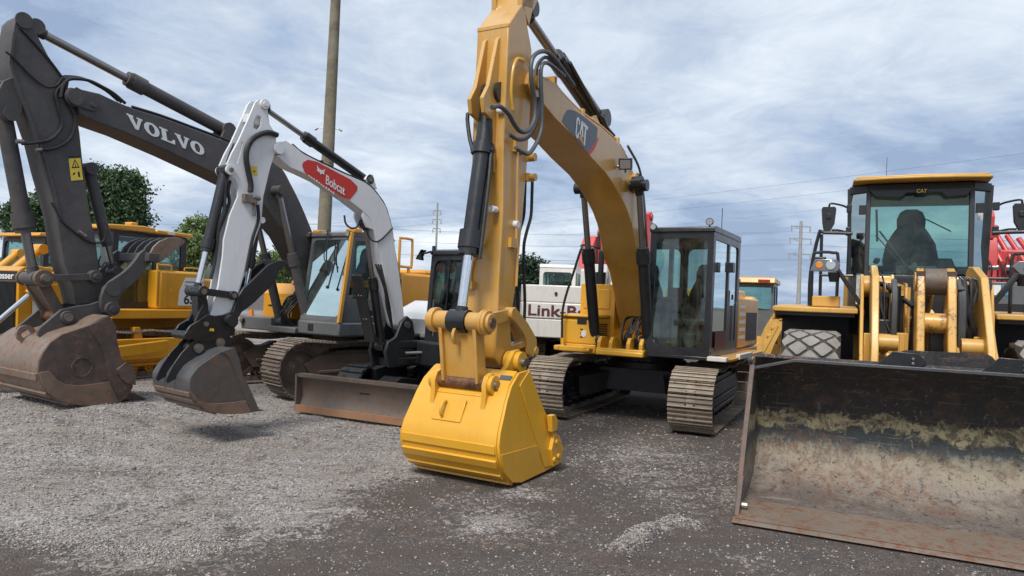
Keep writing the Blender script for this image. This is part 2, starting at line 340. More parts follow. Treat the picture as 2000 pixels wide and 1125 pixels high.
def plate(g, outline, holes, t, fn):
    """flat plate with openings: outline and holes in (a,b), thickness t, fn(a,b,c)->xyz"""
    cu = curve_mesh(outline, holes); cu.extrude = t/2; ob = bpy.data.objects.new('tmp', cu)
    me = ob.to_mesh(); g.merge(me, lambda v: fn(v.x, v.y, v.z+t/2)); ob.to_mesh_clear(); bpy.data.objects.remove(ob); bpy.data.curves.remove(cu)
    return g
def rr(a0, a1, b0, b1, r=.08, n=5):
    out = []
    for cx, cy, s in ((a1-r, b1-r, 0), (a0+r, b1-r, 90), (a0+r, b0+r, 180), (a1-r, b0+r, 270)):
        for i in range(n+1):
            t = R(s+90*i/n); out.append((cx+r*cos(t), cy+r*sin(t)))
    return out
def arc(cx, cz, r, a0, a1, n=8): return [(cx+r*cos(R(a0+(a1-a0)*i/n)), cz+r*sin(R(a0+(a1-a0)*i/n))) for i in range(n+1)]
def text_mesh(txt, bold=.02, shear=0, sx=1):
    cu = bpy.data.curves.new('t', 'FONT'); cu.body = txt; cu.offset = bold; cu.shear = shear; cu.space_character = sx; cu.extrude = .004
    ob = bpy.data.objects.new('t', cu); me = ob.to_mesh(); vs = [tuple(v.co) for v in me.vertices]; fs = [tuple(p.vertices) for p in me.polygons]
    ob.to_mesh_clear(); bpy.data.objects.remove(ob); bpy.data.curves.remove(cu)
    a = np.array(vs); mn = a.min(0); mx = a.max(0); a[:, :2] = (a[:, :2]-mn[:2])/(mx[:2]-mn[:2]); a[:, 2] = (a[:, 2]-mn[2])/max(1e-6, mx[2]-mn[2])
    return a, fs
def aff(P3, y, t=.003, sgn=1):
    """map unit square to a side face y=const: P3 = origin, end of baseline, top of left edge in (x,z)"""
    (ox, oz), (ux, uz), (vx, vz) = P3
    return lambda u, v, w=0: (ox+(ux-ox)*u+(vx-ox)*v, y+sgn*(.0025+w*t), oz+(uz-oz)*u+(vz-oz)*v)
def put_text(g, txt, fn, **k):
    a, fs = text_mesh(txt, **k); return g.add([fn(*p) for p in a], fs)
def put_poly(g, pts, fn, w0=0, w1=1):
    n = len(pts); return g._pr(n, [fn(u, v, w0) for u, v in pts], [fn(u, v, w1) for u, v in pts])
def pinrow(g, x, z, y0, y1, r, n=18): g.ycyl(x, z, y0, y1, r, n)

# ------------------------------------------------------------------ machine building blocks
def hyd(name, parent, p, q, frac, r, rr_, y, mb='black paint', gland=None, rod='chrome', wide=None):
    """hydraulic cylinder in a plane y=const: barrel from p (x,z) for frac of the way to q, rod for the rest; rod is a sub-part"""
    P = Vector((p[0], y, p[1])); Q = Vector((q[0], y, q[1])); d = Q-P; M = P+d*frac; u = d.normalized()
    w = wide or r*1.5
    g = G(); g.cyl(P, M, r, n=24).ycyl(p[0], p[1], y-w, y+w, r*1.15)
    gl = gland or r*1.22; g.cyl(M-u*r*2.2, M-u*r*.2, gl, n=24).cyl(M-u*r*.2, M+u*r*.5, gl*.86, n=24)
    for i in range(10):
        a = 2*pi*i/10; s_ = Vector((0, 1, 0)); t = u.cross(s_); o_ = (s_*cos(a)+t*sin(a))*gl*.84; g.cyl(M+o_-u*r*.2, M+o_+u*r*.12, r*.10, n=6)
    o = g.build(name, mb, parent)
    k = G().cyl(M, Q, rr_, n=24); k.mat(1).ycyl(q[0], q[1], y-w, y+w, r*.98).cyl(Q-u*r*1.6, Q, r*.72, n=16); k.build('rod', [rod, mb], o)
    return o
def stadium(xr, xf, zr, zf, rr1, rf1, sag=.0, topn=26):
    """closed belt path: bottom straight, front wheel, slack top, rear sprocket"""
    P = []
    for i in range(24): t = i/24; P.append((xr+(xf-xr)*t, zr-rr1+(zf-rf1-zr+rr1)*t))
    P += arc(xf, zf, rf1, -90, 90, 16)[:-1]
    for i in range(topn): t = i/topn; P.append((xf+(xr-xf)*t, zf+rf1+(zr+rr1-zf-rf1)*t-sag*math.sin(pi*3*t)**2))
    P += arc(xr, zr, rr1, 90, 270, 16)[:-1]
    return P
def resample(P, n):
    Q = P+[P[0]]; L = [0]
    for a, b in zip(Q, Q[1:]): L.append(L[-1]+math.dist(a, b))
    out = []; j = 0
    for i in range(n):
        s_ = L[-1]*i/n
        while L[j+1] < s_: j += 1
        t = (s_-L[j])/(L[j+1]-L[j]); out.append((Q[j][0]+(Q[j+1][0]-Q[j][0])*t, Q[j][1]+(Q[j+1][1]-Q[j][1])*t, math.atan2(Q[j+1][1]-Q[j][1], Q[j+1][0]-Q[j][0])))
    return out, L[-1]/n
def track(root, rel, yc, w, xr, xf, h, ms, mf, pitch=.19, rubber=False, label=None, mi=None, slots=True, sag=.03):
    r = h/2; T = .05 if not rubber else .04
    P, p = resample(stadium(xr, xf, r, r, r-.03, r-.03, sag), max(20, round((2*(xf-xr)+2*pi*(r-.03))/pitch)))
    g = G(); Y = Vector((0, 1, 0)); rnd = random.Random(int(yc*100)+5)
    for x, z, a in P:
        t = Vector((cos(a), 0, sin(a))); n = Vector((sin(a), 0, -cos(a))); c = Vector((x, yc, z))
        if rubber:
            g.obox(c-n*.015, (t, Y, n), (p*.52, w/2, .018)); k = (len(g.v)//8) % 2
            g.obox(c+n*.014+Y*(w*.12), (t, Y, n), (p*.30, w*.36, .014)); g.obox(c+n*.014-Y*(w*.30), (t, Y, n), (p*.22, w*.18, .014)); g.obox(c-n*.05, (t, Y, n), (p*.25, .05, .03))
        else:
            c = c+n*rnd.uniform(-.002, .002)
            if slots:
                a0 = w/2; g.obox(c+Y*(w*.31), (t, Y, n), (p*.46, w*.19, .009)); g.obox(c-Y*(w*.31), (t, Y, n), (p*.46, w*.19, .009)); g.obox(c, (t, Y, n), (p*.46, w*.075, .009))
                g.obox(c+Y*(w*.10)+t*(p*.13), (t, Y, n), (p*.33, w*.026, .009)); g.obox(c-Y*(w*.10)+t*(p*.13), (t, Y, n), (p*.33, w*.026, .009))
            else: g.obox(c, (t, Y, n), (p*.46, w/2, .009))
            for k, hh in ((-.36, .017), (0, .017), (.36, .017)):
                g.obox(c+t*(p*k)+n*hh, (t, Y, n), (.010, w/2*rnd.uniform(.985, 1), .015))
            g.obox(c-n*.055+Y*.085, (t, Y, n), (p*.45, .022, .045)); g.obox(c-n*.055-Y*.085, (t, Y, n), (p*.45, .022, .045))
    tr = g.build('track_chain', ms, root, rel=rel)
    if label: tr['label'] = label
    ri = r-.12; g = G(); b = .11
    g.prism([(xr+.2, .30), (xf-.25, .30), (xf-.05, r+.07), (xf-.3, h-.28), (xr+.35, h-.26), (xr+.1, r+.05)], yc-.17, yc+.17)
    g.prism([(xr+.5, h-.28), (xf-.5, h-.28), (xf-.7, h-.2), (xr+.7, h-.2)], yc-.13, yc+.13); g.bar((xr+.3, yc+.19, r*.9), (xf-.3, yc+.19, r*.9), .02, .05); g.box(xr+.4, xf-.4, yc-.2, yc+.2, .24, .30)
    g.build('track_frame', mf, root, bev=.012, rel=rel)
    def wheel(nm, x, z, rad, ww, mat_, hub=True, teeth=0):
        k = G().lathe([(0, -ww), (rad*.3, -ww-.02), (rad*.34, -ww), (rad*.75, -ww*.55), (rad*.8, -ww), (rad, -ww), (rad, ww), (rad*.8, ww), (rad*.75, ww*.55), (rad*.34, ww), (rad*.3, ww+.02), (0, ww)], (x, yc, z), n=28)
        for i in range(teeth):
            a = 2*pi*i/teeth; t = Vector((cos(a), 0, sin(a))); n = Vector((-sin(a), 0, cos(a))); k.obox(Vector((x, yc, z))+t*(rad+.01), (n, Y, t), (.035, ww*.5, .04))
        k.build(nm, mat_, root, rel=rel)
    wheel('idler', xf, r, ri, .10, mi or mf); wheel('sprocket', xr, r, ri-.03, .08, mi or mf, teeth=19)
    nr = 7 if not rubber else 5
    for i in range(nr): x = xr+.45+(xf-xr-.85)*i/(nr-1); wheel('roller', x, .20, .085, .13, mi or mf)
    wheel('roller', (xr+xf)/2, h-.16, .06, .1, mi or mf)
    return tr
def chassis(root, rel, gauge, mf, h, zt, R_=.62):
    g = G(); g.box(-.7, .7, -.62, .62, .42, zt-.22); y = gauge/2-.15
    for sx in (-1, 1):
        for sy in (-1, 1): g.bar((sx*.45, sy*.5, .62), (sx*1.0, sy*y, .50), .38, .30)
    g.cyl((0, 0, zt-.24), (0, 0, zt-.12), R_+.05, n=40).cyl((0, 0, zt-.12), (0, 0, zt), R_-.02, n=40)
    for i in range(36): a = 2*pi*i/36; g.cyl(((R_)*cos(a), (R_)*sin(a), zt-.14), ((R_)*cos(a), (R_)*sin(a), zt-.09), .014, n=6)
    g.build('chassis', mf, root, bev=.015, rel=rel)
def seat(root_, x, y, z, w=.5, m='seat fabric', wrap=None):
    g = G()
    g.box(x-.1, x+.25, y-.2, y+.2, z, z+.25)
    g.prism([(x-.22, z+.25), (x+.32, z+.25), (x+.35, z+.33), (x+.30, z+.38), (x-.15, z+.35)], y-w/2, y+w/2)
    bk = [(-.46, .33), (.46, .33), (.5, .55), (.44, .78), (.32, .93), (.25, 1.0), (.26, 1.12), (.2, 1.22), (.1, 1.26), (-.1, 1.26), (-.2, 1.22), (-.26, 1.12), (-.25, 1.0), (-.32, .93), (-.44, .78), (-.5, .55)]
    n = len(bk); A_ = [(x-.06-.13*(b-.33), y+a*w, z+b) for a, b in bk]; B_ = [(x-.18-.13*(b-.33), y+a*w*.96, z+b) for a, b in bk]; g._pr(n, A_, B_)
    g.box(x-.1, x+.3, y+w/2+.03, y+w/2+.11, z+.5, z+.56).box(x-.1, x+.3, y-w/2-.11, y-w/2-.03, z+.5, z+.56)
    o = g.build('seat', m, root_, bev=.03)
    if wrap:
        k = G(); k.prism([(x-.12, z+.32), (x-.02, z+.32), (x-.08, z+.97), (x-.2, z+1.03), (x-.29, z+.9)], y-w*.5, y+w*.5); k.build('seat_wrap', wrap, o, bev=.04)
    return o
def cab(root, x0, x1, y0, y1, z0, z1, mf, mg, lean=.0, split=.42, fr=.07, roof='same', side_low=None, front_low='glass', r=.1, nm='cab'):
    """box cab with framed openings and real glass. x1 front; lean = how far the front top moves back"""
    fx = lambda z: x1-lean*(z-z0)/(z1-z0); g = G(); t = .05
    zs = z0+(z1-z0)*split; W_ = y1-y0
    plate(g, [(y0, z0), (y1, z0), (y1, z1), (y0, z1)], [rr(y0+fr, y1-fr, z0+fr*1.4, z1-fr*1.1, r)], t, lambda a, b, c: (fx(b)-t+c, a, b))
    plate(g, [(y0, z0), (y1, z0), (y1, z1), (y0, z1)], [rr(y0+fr, y1-fr, z0+(z1-z0)*.48, z1-fr*1.3, r*.8)], t, lambda a, b, c: (x0+c, a, b))
    xm = x0+(x1-x0)*.42
    for y, sg in ((y0, 1), (y1, -1)):
        out = [(x0+.052, z0), (x1-.052, z0), (fx(z1)-.052, z1), (x0+.052, z1)]
        zl = z0+fr*1.5
        h1 = [(xm+fr*.6, zl), (x1-fr-.05, zl), (fx(z1-fr*1.2)-fr-.04, z1-fr*1.2), (xm+fr*.6, z1-fr*1.2)]
        h2 = rr(x0+fr+.05, xm-fr*.4, z0+(z1-z0)*.42, z1-fr*1.2, r*.6)
        if side_low: h1 = [(xm+fr*.6, zs), (fx(zs)-fr-.05, zs), (fx(z1-fr*1.2)-fr-.04, z1-fr*1.2), (xm+fr*.6, z1-fr*1.2)]
        plate(g, out, [h1, h2], t, (lambda a, b, c, y=y, sg=sg: (a, y+sg*c, b)))
    g.box(x0, x1, y0+.002, y1-.002, z0-.05, z0-.002)
    zr = z1; g.prism([(x0-.02, zr), (fx(z1)+.03, zr), (fx(z1)+.02, zr+.06), (fx(z1)-.1, zr+.09), (x0+.05, zr+.09)], y0-.01, y1+.01) if roof == 'same' else None
    c = g.build(nm, mf, root, bev=.008)
    k = G(); k.add([(fx(z0+fr)-.025, y0+.03, z0+fr), (fx(z0+fr)-.025, y1-.03, z0+fr), (fx(z1-.04)-.025, y1-.03, z1-.04), (fx(z1-.04)-.025, y0+.03, z1-.04)], [(0, 1, 2, 3)]); k.build('windscreen', mg, c)
    g = G(); g.bar((fx(zs)-.02, y0+.04, zs), (fx(zs)-.02, y1-.04, zs), .05, .045); g.build('windscreen_bar', mf, c)
    for y in (y0+.02, y1-.02):
        G().add([(x0+.06, y, z0+(.05 if not side_low else (z1-z0)*.40)), (x1-.06, y, z0+(.05 if not side_low else (z1-z0)*.40)), (fx(z1)-.06, y, z1-.05), (x0+.06, y, z1-.05)], [(0, 1, 2, 3)]).build('side_window', mg, c)
    G().add([(x0+.02, y0+.04, z0+(z1-z0)*.46), (x0+.02, y1-.04, z0+(z1-z0)*.46), (x0+.02, y1-.04, z1-.06), (x0+.02, y0+.04, z1-.06)], [(0, 1, 2, 3)]).build('rear_window', mg, c)
    return c
def wiper(c, p, q, off=.0):
    g = G(); g.bar(p, q, .014, .02).cyl(p, (p[0]+.03, p[1], p[2]), .03, n=10); p = Vector(p); q = Vector(q); m = p+(q-p)*.35
    g.bar(m+Vector((.012, .03, 0)), q+Vector((.012, .02, .08)), .02, .012); g.build('wiper', 'satin black paint', c)
def interior(c, x, y, z, w, big=False):
    g = G(); g.box(x-.3, x+.2, y-w*.42, y-w*.28, z, z+.55).box(x-.3, x+.2, y+w*.28, y+w*.42, z, z+.55)
    g.box(x+.3, x+.42, y-.08, y+.08, z, z+.25)
    g.prism([(x-.65, z), (x-.42, z), (x-.42, z+.8), (x-.65, z+.8)], y-w*.44, y+w*.44); g.build('console', 'cab interior', c, bev=.02)
    for sy in (-1, 1):
        G().tube([(x+.12, y+sy*w*.34, z+.55), (x+.16, y+sy*w*.33, z+.66), (x+.15, y+sy*w*.32, z+.74)], .018).cyl((x+.15, y+sy*w*.32, z+.72), (x+.15, y+sy*w*.32, z+.82), .028, .022).build('joystick', 'seat fabric', c)
        G().tube([(x+.45, y+sy*.12, z+.02), (x+.43, y+sy*.12, z+.3), (x+.36, y+sy*.14, z+.62)], .014).build('travel_lever', 'black paint', c)
    G().box(x+.35, x+.39, y-w*.44, y-w*.44+.2, z+.75, z+.95).build('monitor', 'black paint', c, bev=.01)
def mirror(parent, pts, c, s=(.03, .1, .17), ms='black paint'):
    g = G(); g.tube(pts, .012); c = Vector(c); g.prismx([(c.y+a*s[1], c.z+b*s[2]) for a, b in ((-.8, -1), (.8, -1), (1, -.7), (1, .8), (.8, 1), (-.8, 1), (-1, .8), (-1, -.7))], c.x-s[0], c.x+s[0]); return g.build('mirror', ms, parent, bev=.012)
def lamp(parent, c, d, r=.06, square=False, nm='work_light', mh='black paint'):
    c = Vector(c); d = Vector(d).normalized(); g = G()
    if square:
        a = d.orthogonal().normalized(); a = Vector((0, 0, 1)); b = a.cross(d).normalized(); a = d.cross(b)
        g.obox(c, (d, b, a), (.05, r*1.2, r)); g.mat(1).obox(c+d*.052, (d, b, a), (.003, r*.95, r*.78))
    else: g.cyl(c-d*.06, c+d*.02, r*.8, r, n=18); g.mat(1).cyl(c+d*.02, c+d*.026, r*.85, n=18)
    g.mat(0).cyl(c, c-Vector((0, 0, 1))*r*1.6, .012, n=6); return g.build(nm, [mh, 'lamp reflector'], parent)

def bucket(root, prof, yw, open_i, mo, ms, ml, teeth=5, tooth_len=.22, tooth_dir=None, th=.035, strips=(), rel=None, label=None, ear=None, tm=None):
    """excavator bucket: prof = side outline (x,z) starting at the top rear, down the back to the lip end; shell between, side plates proud"""
    n = len(prof); sh = G().shell(prof[:open_i+1], yw[0]+.02, yw[1]-.02, th)
    o = sh.build('bucket', mo, root, rel=rel)
    if label: o['label'] = label
    for y, sg in ((yw[0], 1), (yw[1], -1)):
        g = G().prism(prof, y, y+sg*.03); g.build('side_plate', ms, o)
    return o
def shift(P, dx, dz): return [(x+dx, z+dz) for x, z in P]
def plines(g, P, y, w=.01, d=.01, sgn=1):
    for a, b in zip(P, P[1:]): g.bar((a[0], y, a[1]), (b[0], y, b[1]), d, w)

# ------------------------------------------------------------------ the yellow excavator in the middle
def cat_excavator():
    t = thing('excavator', 'C', 'large yellow tracked excavator in the middle with a clean yellow bucket on the gravel', 'excavator', 'tracked excavators parked in the front row')
    rel = relframe('CU', 'C')
    for sy in (-1, 1): track(t, rel, sy*1.10, .62, -1.62, 1.45, .93, 'track steel', 'undercarriage black', mi='undercarriage black')
    chassis(t, rel, 2.2, 'undercarriage black', .93, 1.0)
    # house
    g = G(); g.box(-2.2, .95, -.30, .38, 1.02, 1.12).box(-2.4, 1.2, -1.2, -.35, 1.02, 1.1).box(-2.6, -.5, .42, 1.3, 1.02, 1.12).box(-2.4, -.65, -1.2, 1.28, 1.12, 1.95)
    g.box(.95, 1.5, -.34, .42, 1.02, 1.10); g.build('house_frame', 'yellow paint', t, bev=.02)
    G().prismz([(-2.3, -1.27), (-2.9, -1.2), (-3.1, -.7), (-3.15, 0), (-3.1, .7), (-2.9, 1.2), (-2.3, 1.27)], 1.05, 2.05).build('counterweight', 'yellow paint', t, bev=.05)
    side = G().box(-2.35, -.62, 1.28, 1.34, 1.15, 2.0).box(-2.3, -1.5, -1.1, 1.1, 1.95, 2.15); side.build('engine_cover', 'yellow paint', t, bev=.03)
    dk = G(); dk.mat(0)
    for i in range(5): dk.box(-1.15+.0*i, -.70, 1.341, 1.346, 1.30+.13*i, 1.355+.13*i)
    dk.mat(1).box(-2.2, -1.25, 1.341, 1.346, 1.25, 1.75); dk.build('side_stripes', ['decal white', 'decal black'], t)
    # right hand fuel tank and the stepped tool box
    g = G(); g.box(-.5, .86, -.90, -.30, 1.1, 2.12).box(.86, .875, -.84, -.38, 1.72, 2.04).box(.86, .875, -.84, -.38, 1.2, 1.62); g.build('fuel_tank', 'yellow paint', t, bev=.04)
    g = G(); g.prism([(.86, 1.16), (1.40, 1.16), (1.40, 1.52), (1.36, 1.575), (.86, 1.575)], -.99, -.38); g.prism([(.86, 1.575), (1.43, 1.575), (1.43, 1.615), (.86, 1.63)], -1.01, -.36)
    tb = g.build('tool_box', 'yellow paint', t, bev=.02)
    k = G(); k.box(1.40, 1.408, -.70, -.54, 1.47, 1.56).box(1.40, 1.406, -.64, -.60, 1.38, 1.40).box(1.40, 1.406, -.64, -.60, 1.32, 1.34).box(1.40, 1.406, -.64, -.60, 1.26, 1.28)
    for i in range(8): k.box(.95, 1.3, -.378, -.370, 1.22+.035*i, 1.238+.035*i)
    k.build('vent_slots', 'decal black', tb)
    k = G().prismx([(-.58+.045*cos(R(a)), 1.325+.055*sin(R(a))) for a in range(0, 360, 30)], 1.401, 1.409); k.build('sticker', 'decal white', tb)
    g = G(); g.box(1.15, 1.55, -.95, -.42, 1.07, 1.12).prismz([(1.55, -.95), (1.55, -.42), (1.62, -.5), (1.62, -.9)], 1.05, 1.13).box(1.0, 1.4, -.95, -.38, 1.02, 1.16); g.build('step', 'yellow paint', t, bev=.015)
    # grab rail beside the tool box
    G().tube([(1.55, a, b) for a, b in [(-0.779,1.105),(-0.869,1.163),(-0.889,1.403),(-0.892,1.675),(-0.834,1.95),(-0.726,2.288),(-0.627,2.615),(-0.594,2.638)]]+[(1.5, -.62, 2.70), (1.1, -.5, 2.68)], .02, sm=3).tube([(1.1, -.5, 2.68), (1.08, -.52, 2.94), (1.0, -.45, 2.95)], .022).build('grab_rail', 'satin black paint', t)
    G().tube([(1.55, a, b) for a, b in [(-0.415,1.083),(-0.673,1.081),(-0.85,1.116),(-0.882,1.243)]], .03).build('step_bumper', 'yellow paint', t)
    G().cyl((.72, -.62, 2.1), (.72, -.62, 2.32), .09, .09).tube([(.72, -.62, 2.3), (.72, -.62, 2.62), (.70, -.62, 2.70)], .05).build('exhaust_stack', 'black paint', t)
    # boom foot brackets and front sill
    g = G()
    for y0, y1 in ((-.33, -.27), (-.14, -.08), (.34, .40), (.14, .2)):
        g.prism([(.9, 1.10), (1.47, 1.10), (1.47, 1.22), (1.40, 1.30), (1.25, 1.30), (1.0, 1.2)], y0, y1)
    g.box(1.30, 1.48, -.34, .42, 1.04, 1.13); g.build('boom_bracket', 'yellow paint', t, bev=.012)
    # valves and hoses between the brackets
    g = G(); rnd = random.Random(3)
    for i in range(10):
        y = .02+.028*i; g.tube([(1.25, y, 1.15), (1.34+rnd.uniform(-.04, .04), y+rnd.uniform(-.03, .03), 1.3), (1.2, y+rnd.uniform(-.04, .04), 1.5+rnd.uniform(-.05, .1)), (.95, y, 1.62)], .013)
    g.box(1.1, 1.28, 0, .36, 1.12, 1.26).cyl((1.3, .12, 1.33), (1.36, .12, 1.33), .05).cyl((1.3, .28, 1.38), (1.36, .28, 1.38), .04)
    g.build('hydraulic_hoses', 'hose rubber', t)
    # cab
    c = cab(t, -.42, 1.41, .43, 1.37, 1.10, 2.90, 'black paint', 'cab glass', lean=.04, split=.36, fr=.085, r=.13)
    interior(c, .35, .9, 1.15, .85); seat(c, .2, .9, 1.25)
    wiper(c, (1.44, .45, 1.85), (1.40, .50, 2.62)); G().bar((1.43, .40, 1.55), (1.43, .41, 2.25), .03, .035).tube([(1.43, .41, 2.2), (1.42, .47, 2.28), (1.41, .52, 2.45)], .012).build('grab_handle', 'satin black paint', c)
    lamp(c, (1.38, 1.30, 3.04), (1, 0, -.05), .055); lamp(c, (1.38, .47, 2.98), (1, 0, -.05), .05)
    k = G().box(.1, .16, 1.375, 1.40, 1.95, 2.03).box(-.1, 1.33, 1.372, 1.380, 1.14, 1.16); k.bar((-.04, 1.40, 1.3), (-.04, 1.40, 2.1), .02, .02); k.build('door_handle', 'black paint', c)
    G().box(.42, 1.1, 1.372, 1.377, 1.18, 1.46).build('door_reflection', 'decal and reflection maroon', c)  # dark maroon reflection low on the door, painted as a thin coloured panel
    G().box(.62, .78, 1.40, 1.52, 2.35, 2.5).build('side_mirror', 'black paint', c, bev=.01)
    G().tube([(-.2, 1.1, 2.98), (-.2, 1.1, 3.45)], .006).build('antenna', 'black paint', c)
    g = G().prismz([(-1.5, 1.3), (1.42, 1.34), (1.46, 1.62), (1.2, 1.66), (-1.5, 1.6)], 1.045, 1.09); g.mat(1).box(1.30, 1.475, 1.36, 1.63, 1.05, 1.115); g.mat(1).box(-.2, .75, 1.605, 1.67, 1.05, 1.13)
    g.build('side_step', ['yellow paint', 'cream white paint'], t, bev=.01)
    # boom
    up = [(4.819,4.252),(4.611,4.28),(4.403,4.271),(4.164,4.196),(3.593,4.111),(3.045,4.093),(2.389,4.02),(2.054,3.923),(1.798,3.742),(1.659,3.488)]
    lo = [(4.683,3.96),(4.407,3.881),(4.228,3.847),(3.85,3.776),(3.404,3.656),(2.844,3.535),(2.516,3.418),(2.249,3.304),(1.986,3.151),(1.798,2.997),(1.644,2.796),(1.474,2.498)]
    nose = [(4.93, 4.02), (5.02, 4.10), (5.00, 4.2), (4.93, 4.26)]
    pts = lo[::-1]+nose+up+[(1.42, 3.18), (1.12, 2.72), (.82, 2.2), (.55, 1.75), (.42, 1.5), (.52, 1.38), (.66, 1.42), (.80, 1.62), (1.02, 2.02), (1.22, 2.3)]
    b = G().prism(pts, -.27, .27).build('boom', 'yellow arm paint', t, bev=.012)
    g = G()
    for sg in (-1, 1): g.ycyl(4.93, 4.13, sg*.27, sg*.31, .15, 24).ycyl(4.93, 4.13, sg*.31, sg*.34, .075, 20)
    for sg in (-1, 1): g.ycyl(*[(1.754,3.577)][0], sg*.27, sg*.33, .15, 24)
    g.build('pivot_boss', 'yellow arm paint', b)
    # boom decal
    fn = aff([(4.232,3.888),(3.407,3.687),(4.137,4.353)], .27); q = [(4.224,3.886),(4.184,3.965),(4.094,4.053),(4.011,4.08),(3.873,4.097),(3.544,4.092),(3.179,4.056),(3.196,3.894),(3.27,3.793),(3.47,3.674)]
    k = G().prism(q, .2715, .2735); k.mat(1).prism([(3.181,3.91),(3.118,3.957),(3.251,3.771),(3.405,3.662),(3.47,3.674)], .2715, .2738)
    k.build('boom_decal', ['decal grey', 'decal red'], b)
    fl = aff([(3.864,3.792),(3.521,3.734),(3.837,4.051)], .274, .002)
    k = G()
    put_poly(k, [(.30, .70), (.30, .84), (.24, .96), (.14, 1.0), (.05, .95), (0, .82), (0, .18), (.05, .05), (.14, 0), (.24, .04), (.30, .16), (.30, .32), (.20, .32), (.20, .20), (.15, .14), (.10, .20), (.10, .80), (.15, .86), (.20, .80), (.20, .70)], fl)
    put_poly(k, [(.45, 1), (.55, 1), (.66, .30), (.56, .30), (.50, .72), (.42, .30), (.32, .30)], fl)
    put_poly(k, [(.60, 1), (1.0, 1), (1.0, .84), (.86, .84), (.86, 0), (.75, 0), (.75, .84), (.60, .84)], fl)
    k.mat(1); put_poly(k, [(.49, .42), (.72, -.02), (.30, .08)], fl); k.build('boom_lettering', ['decal white', 'decal orange'], b)
    # pipes along the top of the boom
    for i, y in enumerate((-.18, -.08, .02, .10, .22)):
        G().tube([(x, y, z+.05+.015*(i % 2)) for x, z in (up[2:8])], .017, sm=3).build('boom_pipe', 'yellow arm paint', b)
    g = G()
    for k_ in (2, 4, 6): x, z = up[k_]; g.box(x-.03, x+.03, -.24, .26, z, z+.085)
    g.build('pipe_clamp', 'yellow arm paint', b)
    G().tube([(up[7][0]+.1, .3, up[7][1]+.12), (up[8][0]-.05, .34, up[8][1]+.05), (up[9][0]-.1, .36, up[9][1]-.1), (1.45, .38, 2.9), (1.25, .36, 2.3), (1.2, .3, 1.8)], .018).build('hose', 'grey hose', b)
    lx, lz = [(2.464,3.721)][0]; lamp(b, (lx, .40, lz), (1, .25, -.3), .075, True); G().tube([(lx, .40, lz), (lx-.05, .34, lz-.02), (lx-.03, .27, lz-.02)], .02).build('lamp_bracket', 'yellow arm paint', b)
    lx, lz = [(2.043,3.524)][0]; G().ycyl(lx, lz, .36, .50, .10, 22).build('pin_cap', 'black paint', b)
    # boom cylinders
    for y in (.43, -.43):
        hyd('boom_cylinder', t, (1.30, 1.24), (1.98, 3.50), .60, .085, .046, y, gland=.105, rod='dull chrome')
    # stick cylinder on top of the boom
    sc = hyd('stick_cylinder', t, [(2.561,4.349)][0], [(4.771,5.025)][0], .60, .105, .055, 0, rod='dull chrome', gland=.12)
    a, e = [(3.785,4.727),(2.799,4.321)]; G().tube([(a[0], .13, a[1]), (e[0], .13, e[1])], .022, sm=0).tube([(e[0], .13, e[1]), (e[0]-.1, .14, e[1]-.02), (e[0]-.2, .16, e[1]-.12), (e[0]-.36, .2, e[1]-.20)], .03).build('cylinder_pipe', 'black paint', sc)
    g = G()
    for y0, y1 in ((-.16, -.1), (.1, .16)): g.prism([(3.35, 4.0), (2.75, 4.0), (2.85, 4.2), (2.98, 4.28), (3.12, 4.2)], y0, y1)
    g.build('cylinder_bracket', 'yellow arm paint', b)
    # stick
    F = [(5.121,4.909),(5.233,4.787),(5.379,4.612),(5.384,4.146),(5.393,3.741),(5.388,3.289),(5.351,2.704),(5.379,2.006),(5.375,1.698),(5.387,1.202)]
    Rr = [(5.064,4.904),(4.98,4.723),(4.868,4.513),(4.844,3.954),(4.854,3.657),(4.875,3.214),(4.913,2.832),(4.973,2.183),(5.043,1.809)]
    s = G().prism(F+[(5.30, 1.12), (5.08, 1.08), (5.02, 1.2), (5.06, 1.36), (5.10, 1.55)]+Rr[::-1]+[(4.86, 4.95), (4.78, 5.08), (4.84, 5.22), (4.97, 5.26), (5.06, 5.16)], -.19, .19).build('stick', 'yellow arm paint', t, bev=.012)
    g = G()
    for y0, y1 in ((-.19, -.13), (.13, .19)): g.prism([(4.95, 4.75), (5.12, 4.9), (5.14, 5.2), (5.02, 5.45), (4.86, 5.42), (4.80, 5.2)], y0, y1)
    for y0 in (-.10, .05):
        g.prism([(5.375, 4.5), (5.42, 4.46), (5.56, 3.95), (5.66, 3.80), (5.62, 3.66), (5.46, 3.62), (5.40, 3.1), (5.37, 3.1)], y0, y0+.045)
    g.mat(0).box(5.372, 5.385, -.19, .19, 4.585, 4.63)
    g.build('stick_bracket', 'yellow arm paint', s, bev=.008)
    g = G().tube([(5.42, .03, 3.6), (5.42, .03, 2.6), (5.40, -.03, 2.35), (5.41, -.13, 2.2), (5.41, -.13, 1.95)], .016, sm=2).tube([(5.42, -.17, 2.7), (5.42, -.17, 1.95)], .014).box(5.38, 5.44, -.17, -.09, 1.9, 1.98)
    g.tube([(5.15, .22, 3.45), (5.12, .22, 2.9), (5.1, .22, 2.45), (5.06, .22, 2.3), (5.06, .22, 1.95)], .015, sm=2).box(5.0, 5.2, .19, .23, 3.35, 3.47).box(5.08, 5.22, .19, .23, 2.35, 2.45)
    g.build('stick_pipe', 'yellow arm paint', s)
    a, e = [(5.402,2.65),(5.743,2.717)]; G().ycyl(5.1, 2.6, .19, .24, .04).ycyl(5.14, 3.4, .19, .23, .03).cyl((5.38, .12, 2.72), (5.46, .12, 2.72), .035).cyl((5.38, -.15, 2.72), (5.46, -.15, 2.72), .03).build('grease_fitting', 'decal white', s)
